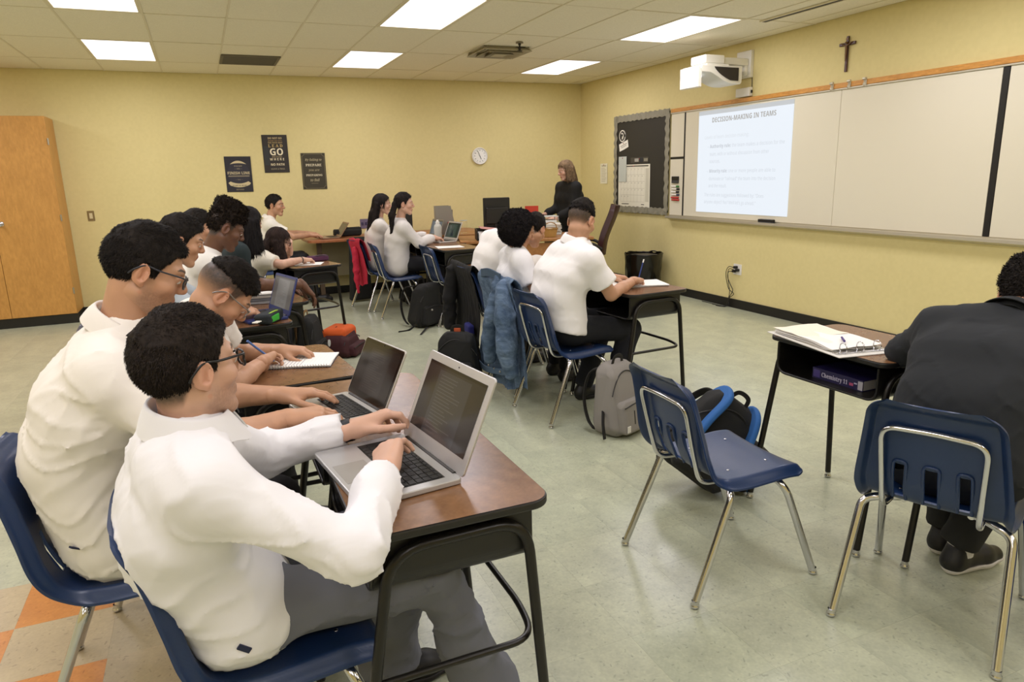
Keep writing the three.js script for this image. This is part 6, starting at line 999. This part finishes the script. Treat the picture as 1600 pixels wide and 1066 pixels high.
person({ ...HERO, label: 'boy in long white sleeves and black glasses typing on the large silver laptop', pelvis: [-0.035, 0.565, -1.685], chest: [-0.115, 0.965, -1.62], head: [-0.066, 1.165, -1.60], yaw: 97, hyaw: 119, hpitch: -2, hroll: -2, nbOff: [0.04, 0.03, 0.01], slouch: 0.055, skin: 'fair', hair: 'thick', hairColor: [0.016, 0.011, 0.008], tufts: 22000, tuftLen: 0.006, tuftW: 0.0009, s: 1.04, hs: 1.0, handS: 1.1, girth: 0.98, stubble: 0.4, seed: 3,
  sR: [-0.055, 0.94, -1.45], sL: [-0.08, 0.945, -1.79],
  armR: { e: [0.205, 0.80, -1.33], w: [0.335, 0.853, -1.59], hand: { f: [0.3, 0.16, -0.93], n: [0.6, -0.78, 0.05], curl: [0.5, 0.55, 0.62, 0.68], thumb: 0.4 } },
  armL: { e: [0.08, 0.80, -1.975], w: [0.318, 0.85, -1.925], hand: { f: [0.96, 0.2, -0.12], n: [0.2, -0.95, 0.2], curl: [0.55, 0.65, 0.72, 0.78], thumb: 0.6 } },
  sleeve: 'long', cuffL: 0.89, cuffR: 0.93, shirt: 0xe9e7e8, collarH: 1.25, trousers: 0x686a72, fold: 0.0105, legFold: 0.016, hemR: 0.085,
  knees: [[0.44, 0.565, -1.57], [0.43, 0.575, -1.79]], ankles: [[0.585, 0.12, -1.61], [0.36, 0.11, -1.88]], toes: [85, 95], glasses: 0x0c0b0c, glassR: 0.0022,
  extra: c => { wristBand(c, 'L', 0x15151a, 0.955, 0.026, 0.0335); sideTag(c, [-0.027, 0.555, -1.47], 0.013, 0.03, 0.9); } });

person({ ...HERO, label: 'tall boy in a cream polo and glasses leaning over the black-screened laptop', pelvis: [-0.35, 0.575, -2.27], chest: [-0.285, 1.075, -2.21], head: [-0.165, 1.315, -2.17], yaw: 94, hyaw: 97, hpitch: 24, hroll: 0, nbOff: [0.03, 0.035, 0.01], slouch: 0.085, skin: 'olive', hair: 'thick', tufts: 20000, tuftLen: 0.007, tuftW: 0.0011, s: 1.09, hs: 0.94, girth: 1.06, stubble: 0.5, seed: 8,
  sR: [-0.27, 1.05, -2.03], sL: [-0.25, 1.06, -2.40],
  armR: { e: [-0.08, 0.86, -1.96], w: [0.16, 0.862, -2.075], hand: { f: [0.9, -0.05, -0.12], n: down, curl: [0.35, 0.4, 0.4, 0.45], thumb: 0.4 } },
  armL: { e: [-0.07, 0.865, -2.42], w: [0.165, 0.865, -2.315], hand: { f: [0.95, -0.06, 0.1], n: [0.1, -1, 0.1], curl: [0.25, 0.3, 0.35, 0.4], thumb: 0.6 } },
  sleeve: 'short', sleeveT: 0.72, sleeveR: 0.07, shirt: 0xeee8df, trousers: 0x1c1c20, fold: 0.009,
  knees: [[0.1, 0.57, -2.16], [0.1, 0.57, -2.42]], ankles: [[0.08, 0.12, -2.14], [0.12, 0.12, -2.45]], toes: [85, 95], glasses: 0x24262c, glassR: 0.0019,
  extra: c => { sideTag(c, [-0.41, 0.60, -2.07], 0.014, 0.032, 0.5); } });

person({ ...HERO, headRes: 0.003, label: 'boy with a faded haircut and glasses bent over his notebook with a pen', pelvis: [-0.24, 0.57, -2.98], chest: [-0.07, 1.0, -2.90], head: [0.03, 1.155, -2.70], yaw: 92, hyaw: 98, hpitch: 47, hroll: 4, slouch: 0.08, skin: 'olive', hair: 'fade', tufts: 9000, tuftLen: 0.008, tuftW: 0.0014, s: 1.05, hs: 1.0, stubble: 0.3, seed: 12,
  sR: [-0.05, 0.97, -2.72], sL: [-0.02, 0.98, -3.08],
  armR: { e: [0.03, 0.825, -2.66], w: [0.145, 0.845, -2.86], hand: { f: [0.35, -0.12, -0.8], n: [0.75, -0.6, 0.2], curl: [0.95, 1.0, 1.05, 1.1], thumb: 0.3 } },
  armL: { e: [0.05, 0.83, -3.14], w: [0.235, 0.842, -3.06], hand: { f: [0.95, -0.08, 0.35], n: [0.1, -1, 0.0], curl: [0.55, 0.6, 0.65, 0.6], thumb: 0.5 } },
  sleeve: 'short', shirt: 0xe4e0d8, trousers: 0x1b1b1f, knees: [[0.16, 0.57, -2.86], [0.16, 0.57, -3.08]], ankles: [[0.16, 0.12, -2.86], [0.18, 0.12, -3.1]], toes: [90, 90], glasses: 0x8f8d8a, glassMetal: 0.8, glassR: 0.0018 });

person({ ...MID, label: 'boy with thick black hair and short sleeves typing on the blue laptop', pelvis: [-0.36, 0.57, -4.12], chest: [-0.24, 1.03, -4.05], head: [-0.12, 1.262, -3.95], yaw: 93, hyaw: 96, hpitch: 20, slouch: 0.07, skin: 'olive', hair: 'thick', tufts: 4000, tuftLen: 0.012, tuftW: 0.002, s: 1.05, seed: 14,
  armR: { e: [-0.06, 0.84, -3.80], w: [0.10, 0.86, -3.99], hand: { f: [0.8, -0.12, -0.4], n: down, curl: [0.4, 0.45, 0.5, 0.5], thumb: 0.4 } }, armL: { e: [-0.05, 0.84, -4.32], w: [0.08, 0.86, -4.18], hand: { f: [0.9, -0.1, 0.2], n: down } },
  sleeve: 'short', shirt: 0xa9b2b8, trousers: 0x1b1b1f, knees: [[0.03, 0.57, -4.02], [0.03, 0.57, -4.22]], ankles: [[0.05, 0.12, -4.02], [0.05, 0.12, -4.24]], toes: [90, 90] });

person({ ...MID, label: 'boy with tall textured hair in a white polo, arm stretched over his desk', pelvis: [-0.14, 0.57, -4.78], chest: [-0.02, 1.06, -4.76], head: [0.115, 1.265, -4.72], yaw: 92, hyaw: 99, hpitch: 26, slouch: 0.07, skin: 'brown', hair: 'hightop', hairColor: [0.014, 0.009, 0.006], tufts: 4500, tuftLen: 0.012, tuftW: 0.0022, s: 1.06, hs: 1.03, seed: 17,
  armR: { e: [0.27, 0.93, -4.50], w: [0.535, 0.885, -4.66], hand: { f: [0.62, -0.85, -0.1], n: [-0.5, -0.6, 0.1], curl: [0.35, 0.4, 0.4, 0.4], thumb: 0.5 } }, armL: { e: [0.2, 0.85, -5.02], w: [0.4, 0.845, -4.92], hand: { f: [0.9, -0.1, 0.3], n: down } },
  sleeve: 'short', shirt: 0xe6e2da, trousers: 0x1b1b1f, knees: [[0.27, 0.57, -4.66], [0.27, 0.57, -4.9]], ankles: [[0.3, 0.12, -4.66], [0.3, 0.12, -4.92]], toes: [90, 90],
  extra: c => wristBand(c, 'R', 0x14130f, 0.62, 0.016, 0.042) });

person({ ...FAR, label: 'dark haired student half hidden between the two boys at the blue laptop', pelvis: [-0.32, 0.57, -5.55], chest: [-0.2, 1.0, -5.55], head: [-0.045, 1.235, -5.5], yaw: 92, hyaw: 92, hpitch: 10, skin: 'olive', hair: 'short', s: 1.04, seed: 19,
  armR: { e: [-0.02, 0.82, -5.36], w: [0.16, 0.84, -5.5], hand: { f: [1, -0.1, -0.2], n: down } }, armL: { e: [-0.02, 0.82, -5.76], w: [0.16, 0.84, -5.66], hand: { f: [1, -0.1, 0.1], n: down } }, sleeve: 'short', shirt: 0xe4e0d8, trousers: 0x1b1b1f, knees: [[0.1, 0.57, -5.5], [0.1, 0.57, -5.7]], ankles: [[0.12, 0.12, -5.5], [0.12, 0.12, -5.7]], toes: [90, 90] });

person({ ...FAR, label: 'student with long black hair in a dark teal jacket', pelvis: [0.05, 0.57, -5.98], chest: [0.2, 1.02, -5.98], head: [0.325, 1.225, -5.98], yaw: 96, hyaw: 125, hpitch: 12, skin: 'tan', hair: 'long', fem: 1, hairColor: [0.01, 0.008, 0.008], s: 1.0, seed: 23, tufts: 2200, tuftLen: 0.04,
  hairCaps: [[[-0.06, 0, -0.05], [-0.07, -0.2, -0.06], 0.05, 0.055], [[0.06, 0, -0.05], [0.07, -0.2, -0.06], 0.05, 0.055], [[0, 0, -0.09], [0.0, -0.24, -0.12], 0.05, 0.06], [[-0.075, 0.02, 0.0], [-0.085, -0.2, 0.01], 0.03, 0.035]],
  armR: { e: [0.26, 0.78, -5.80], w: [0.44, 0.68, -5.92], hand: { f: [1, -0.1, -0.2], n: down } }, armL: { e: [0.26, 0.78, -6.16], w: [0.44, 0.68, -6.06], hand: { f: [1, -0.1, 0.1], n: down } }, sleeve: 'long', shirt: 0x1d2a2c, trousers: 0x1b1b1f, knees: [[0.48, 0.57, -5.88], [0.48, 0.57, -6.1]], ankles: [[0.5, 0.12, -5.9], [0.5, 0.12, -6.1]], toes: [90, 90] });

person({ ...MID, label: 'girl with long dark brown hair and glasses leaning low over her paper', pelvis: [0.2, 0.57, -6.64], chest: [0.42, 0.89, -6.56], head: [0.575, 1.02, -6.5], yaw: 93, hyaw: 92, hpitch: 16, hroll: 4, slouch: 0.06, skin: 'fair', hair: 'long', fem: 1, hairColor: [0.024, 0.014, 0.011], s: 1.0, seed: 27, tufts: 3500, tuftLen: 0.045, tuftW: 0.002,
  hairCaps: [[[-0.07, 0.0, -0.03], [-0.095, -0.17, 0.0], 0.035, 0.035], [[-0.08, 0.0, 0.01], [-0.1, -0.2, 0.035], 0.024, 0.028], [[-0.03, 0, -0.09], [-0.05, -0.1, -0.18], 0.045, 0.05], [[-0.05, -0.1, -0.18], [-0.09, -0.16, -0.32], 0.045, 0.03], [[0.05, 0, -0.07], [0.06, -0.15, -0.1], 0.04, 0.04]],
  armR: { e: [0.56, 0.845, -6.27], w: [0.76, 0.85, -6.5], hand: { f: [0.8, -0.12, -0.45], n: [0.2, -1, 0], curl: [0.6, 0.7, 0.7, 0.7] } }, armL: { e: [0.62, 0.84, -6.78], w: [0.68, 0.92, -6.62], hand: { f: [0.1, 0.9, 0.1], n: [-1, 0, 0], curl: [1, 1, 1, 1] } },
  sleeve: 'short', sleeveT: 0.7, shirt: 0xeae3d2, trousers: 0x1b1b1f, glasses: 0x141214, glassR: 0.002, knees: [[0.62, 0.56, -6.56], [0.6, 0.56, -6.76]], ankles: [[0.66, 0.12, -6.58], [0.64, 0.12, -6.76]], toes: [100, 100],
  extra: c => wristBand(c, 'R', 0x1b1a18, 0.93, 0.012, 0.03) });

person({ ...FAR, headRes: 0.0036, label: 'smiling boy at the back counter with a thin laptop, under the posters', pelvis: [0.66, 0.58, -9.28], chest: [0.73, 1.02, -9.26], head: [0.82, 1.245, -9.25], yaw: 90, hyaw: 68, hpitch: 4, skin: 'olive', hair: 'crop', s: 1.04, hs: 1.06, seed: 31,
  armR: { e: [0.98, 0.86, -9.05], w: [1.21, 0.86, -9.22], hand: { f: [1, -0.12, -0.1], n: down, curl: [0.3, 0.3, 0.35, 0.4] } }, armL: { e: [0.96, 0.88, -9.45], w: [1.2, 0.875, -9.38], hand: { f: [1, -0.12, 0.1], n: down } }, sleeve: 'short', shirt: 0xe9e4d6, trousers: 0x1b1b1f, knees: [[1.1, 0.58, -9.2], [1.1, 0.58, -9.42]], ankles: [[1.2, 0.12, -9.2], [1.2, 0.12, -9.42]], toes: [90, 90] });

person({ ...FAR, label: 'girl with long straight dark hair sitting beyond the ponytail girl', pelvis: [1.86, 0.57, -8.46], chest: [1.9, 1.0, -8.45], head: [1.955, 1.235, -8.38], yaw: 86, hyaw: 80, hpitch: 4, skin: 'fair', hair: 'long', fem: 1, hairColor: [0.013, 0.009, 0.008], s: 1.0, seed: 33, tuftLen: 0.04,
  hairCaps: [[[-0.05, 0, -0.06], [-0.06, -0.26, -0.12], 0.045, 0.04], [[0.04, 0, -0.08], [0.03, -0.28, -0.16], 0.045, 0.04], [[-0.02, -0.1, -0.12], [-0.02, -0.36, -0.18], 0.05, 0.03]],
  armR: { e: [2.1, 0.84, -8.24], w: [2.32, 0.865, -8.36], hand: { f: [1, -0.12, -0.1], n: down } }, armL: { e: [2.1, 0.84, -8.66], w: [2.32, 0.865, -8.54], hand: { f: [1, -0.12, 0.1], n: down } }, sleeve: 'long', shirt: 0xd9d3cb, trousers: 0x17171b, knees: [[2.25, 0.57, -8.42], [2.25, 0.57, -8.62]], ankles: [[2.25, 0.12, -8.42], [2.25, 0.12, -8.62]], toes: [90, 90] });

person({ ...FAR, headRes: 0.0036, label: 'girl in a white sweater with a long dark ponytail typing on a silver laptop', pelvis: [1.96, 0.575, -7.86], chest: [2.0, 1.015, -7.8], head: [2.045, 1.255, -7.72], yaw: 88, hyaw: 76, hpitch: 2, skin: 'fair', hair: 'short', fem: 1, hairColor: [0.013, 0.009, 0.008], s: 1.02, seed: 37, tuftLen: 0.012,
  hairCaps: [[[-0.03, 0.0, -0.1], [-0.06, -0.12, -0.14], 0.035, 0.035], [[-0.06, -0.12, -0.14], [-0.075, -0.3, -0.15], 0.035, 0.018]],
  armR: { e: [2.16, 0.83, -7.60], w: [2.36, 0.865, -7.72], hand: { f: [0.9, -0.15, -0.2], n: down, curl: [0.5, 0.5, 0.5, 0.5] } }, armL: { e: [2.2, 0.85, -8.04], w: [2.36, 0.87, -7.96], hand: { f: [1, -0.12, 0.2], n: down } }, sleeve: 'long', shirt: 0xdcd7d2, trousers: 0x15151a, bust: 1, knees: [[2.42, 0.57, -7.74], [2.4, 0.57, -7.96]], ankles: [[2.4, 0.12, -7.74], [2.4, 0.12, -7.96]], toes: [90, 90] });

person({ ...FAR, headRes: 0.0036, label: 'standing woman in a black cardigan holding papers at the teacher desk', pelvis: [4.55, 0.98, -8.5], chest: [4.5, 1.36, -8.48], head: [4.43, 1.575, -8.42], yaw: -86, hyaw: -92, hpitch: 14, skin: 'fair', hair: 'long', fem: 1, hairColor: [0.17, 0.11, 0.06], s: 1.04, girth: 1.06, seed: 41, tufts: 2200, tuftLen: 0.03,
  hairCaps: [[[-0.06, 0.02, -0.04], [-0.075, -0.12, -0.07], 0.045, 0.04], [[0.06, 0.02, -0.04], [0.075, -0.12, -0.07], 0.045, 0.04], [[0.0, 0.02, -0.08], [0.0, -0.12, -0.13], 0.05, 0.045], [[0.07, 0.03, 0.0], [0.085, -0.1, 0.0], 0.03, 0.03]],
  armR: { e: [4.43, 1.08, -8.68], w: [4.22, 1.0, -8.64], hand: { f: [-0.9, -0.25, 0.1], n: [0.1, -0.6, 0.6] } }, armL: { e: [4.47, 1.08, -8.27], w: [4.255, 0.965, -8.36], hand: { f: [-0.9, -0.35, -0.15], n: [0.1, -0.5, -0.7], curl: [0.5, 0.5, 0.5, 0.6] } }, sleeve: 'long', cuffL: 0.9, cuffR: 0.9, shirt: 0x12110f, collar: false, bust: 1, trousers: 0x14130f, knees: [[4.53, 0.53, -8.6], [4.53, 0.53, -8.4]], ankles: [[4.55, 0.12, -8.6], [4.55, 0.12, -8.4]], toes: [-85, -90] });

person({ ...MID, label: 'boy in white bent forward, seen behind the curly haired girl', pelvis: [2.12, 0.575, -5.3], chest: [2.15, 1.03, -5.25], head: [2.42, 1.11, -5.14], yaw: 90, hyaw: 128, hpitch: 34, slouch: 0.06, skin: 'olive', hair: 'thick', s: 1.07, girth: 0.98, seed: 43, tufts: 2500,
  armR: { e: [2.3, 0.84, -5.1], w: [2.5, 0.85, -5.16], hand: { f: [1, -0.1, -0.3], n: down } }, armL: { e: [2.3, 0.84, -5.5], w: [2.5, 0.85, -5.38], hand: { f: [1, -0.1, 0.2], n: down } }, sleeve: 'long', shirt: 0xf0ece6, trousers: 0x15151a, knees: [[2.38, 0.57, -5.17], [2.38, 0.57, -5.4]], ankles: [[2.4, 0.12, -5.17], [2.4, 0.12, -5.4]], toes: [90, 90] });

person({ ...MID, face: false, label: 'girl with a mass of curly black hair in a white blouse', pelvis: [2.06, 0.57, -4.63], chest: [2.035, 0.955, -4.63], head: [2.06, 1.155, -4.6], yaw: 84, hyaw: 80, hpitch: 26, slouch: 0.04, skin: 'olive', hair: 'curly', fem: 1, hairColor: [0.008, 0.006, 0.006], s: 0.98, girth: 0.9, seed: 47, sR: [2.0, 0.95, -4.46], tufts: 16000, tuftLen: 0.009, tuftW: 0.002, hairRes: 0.005,
  armR: { e: [2.06, 0.73, -4.36], w: [2.27, 0.83, -4.46], hand: { f: [0.8, 0.0, -0.3], n: down, curl: [0.6, 0.6, 0.6, 0.6] } }, armL: { e: [2.28, 0.8, -4.84], w: [2.42, 0.85, -4.7], hand: { f: [1, -0.1, 0.2], n: down } }, sleeve: 'short', sleeveT: 0.7, sleeveR: 0.074, shirt: 0xeceae9, bust: 1, trousers: 0x15151a, knees: [[2.4, 0.56, -4.56], [2.4, 0.56, -4.76]], ankles: [[2.4, 0.12, -4.56], [2.4, 0.12, -4.76]], toes: [90, 90] });

person({ ...MID, headRes: 0.0032, shirtRes: 0.011, label: 'boy in a white polo with a fresh fade writing with a blue pencil', pelvis: [2.03, 0.575, -3.955], chest: [2.085, 1.045, -3.94], head: [2.175, 1.25, -3.93], fadeY: 0.045, nbOff: [0.055, 0.03, 0], hem: [2.03, 0.565, -3.95], hemN: [-0.25, -1, 0], yaw: 98, hyaw: 122, hpitch: 26, slouch: 0.05, skin: 'olive', hair: 'fade', s: 1.07, seed: 51, tufts: 5500, tuftLen: 0.012, tuftW: 0.0018,
  sR: [2.13, 1.02, -3.735], sL: [2.14, 1.03, -4.11], armR: { e: [2.27, 0.80, -3.72], w: [2.52, 0.852, -3.85], hand: { f: [0.75, -0.1, -0.65], n: [0.35, -0.7, -0.3], curl: [0.85, 0.95, 1.0, 1.05], thumb: 0.35 } }, armL: { e: [2.34, 0.84, -4.22], w: [2.48, 0.855, -4.08], hand: { f: [0.85, -0.15, 0.25], n: [0.1, -1, 0.1], curl: [0.5, 0.5, 0.55, 0.6], thumb: 0.5 } },
  sleeve: 'short', sleeveT: 0.68, sleeveR: 0.075, shirt: 0xf0edea, trousers: 0x101218, knees: [[2.5, 0.535, -3.86], [2.46, 0.56, -4.1]], ankles: [[2.36, 0.13, -3.83], [2.3, 0.12, -4.12]], toes: [92, 92], shoe: 0x0d0c0b });

person({ ...HERO, face: false, label: 'student in a dark grey sweatshirt seen from behind at the picture’s edge', pelvis: [2.27, 0.575, -1.47], chest: [2.50, 0.965, -1.505], head: [2.66, 1.085, -1.53], yaw: 113, hyaw: 113, hpitch: 36, slouch: 0.07, skin: 'olive', hair: 'afro', hairColor: [0.014, 0.011, 0.009], s: 1.09, hs: 1.04, girth: 1.12, seed: 57, tufts: 13000, tuftLen: 0.009, tuftW: 0.0014,
  armR: { e: [2.74, 0.85, -1.27], w: [2.86, 0.86, -1.5], hand: { f: [0.6, -0.1, -0.6], n: down, curl: [0.7, 0.7, 0.7, 0.7] } }, armL: { e: [2.45, 0.835, -1.83], w: [2.68, 0.86, -1.78], hand: { f: [0.95, -0.1, 0.2], n: down } }, sleeve: 'long', shirt: 0x1d2023, collarH: 0.8, trousers: 0x1f1f1c, fold: 0.007, knees: [[2.66, 0.56, -1.48], [2.62, 0.56, -1.77]], ankles: [[2.53, 0.14, -1.57], [2.62, 0.14, -1.70]], toes: [86, 104], footY: [0.0, 0.0], shoe: 0x14120f, sole: 0xd6d0c6, sock: 0xd9d6d0 });
renderer.render(scene, camera);
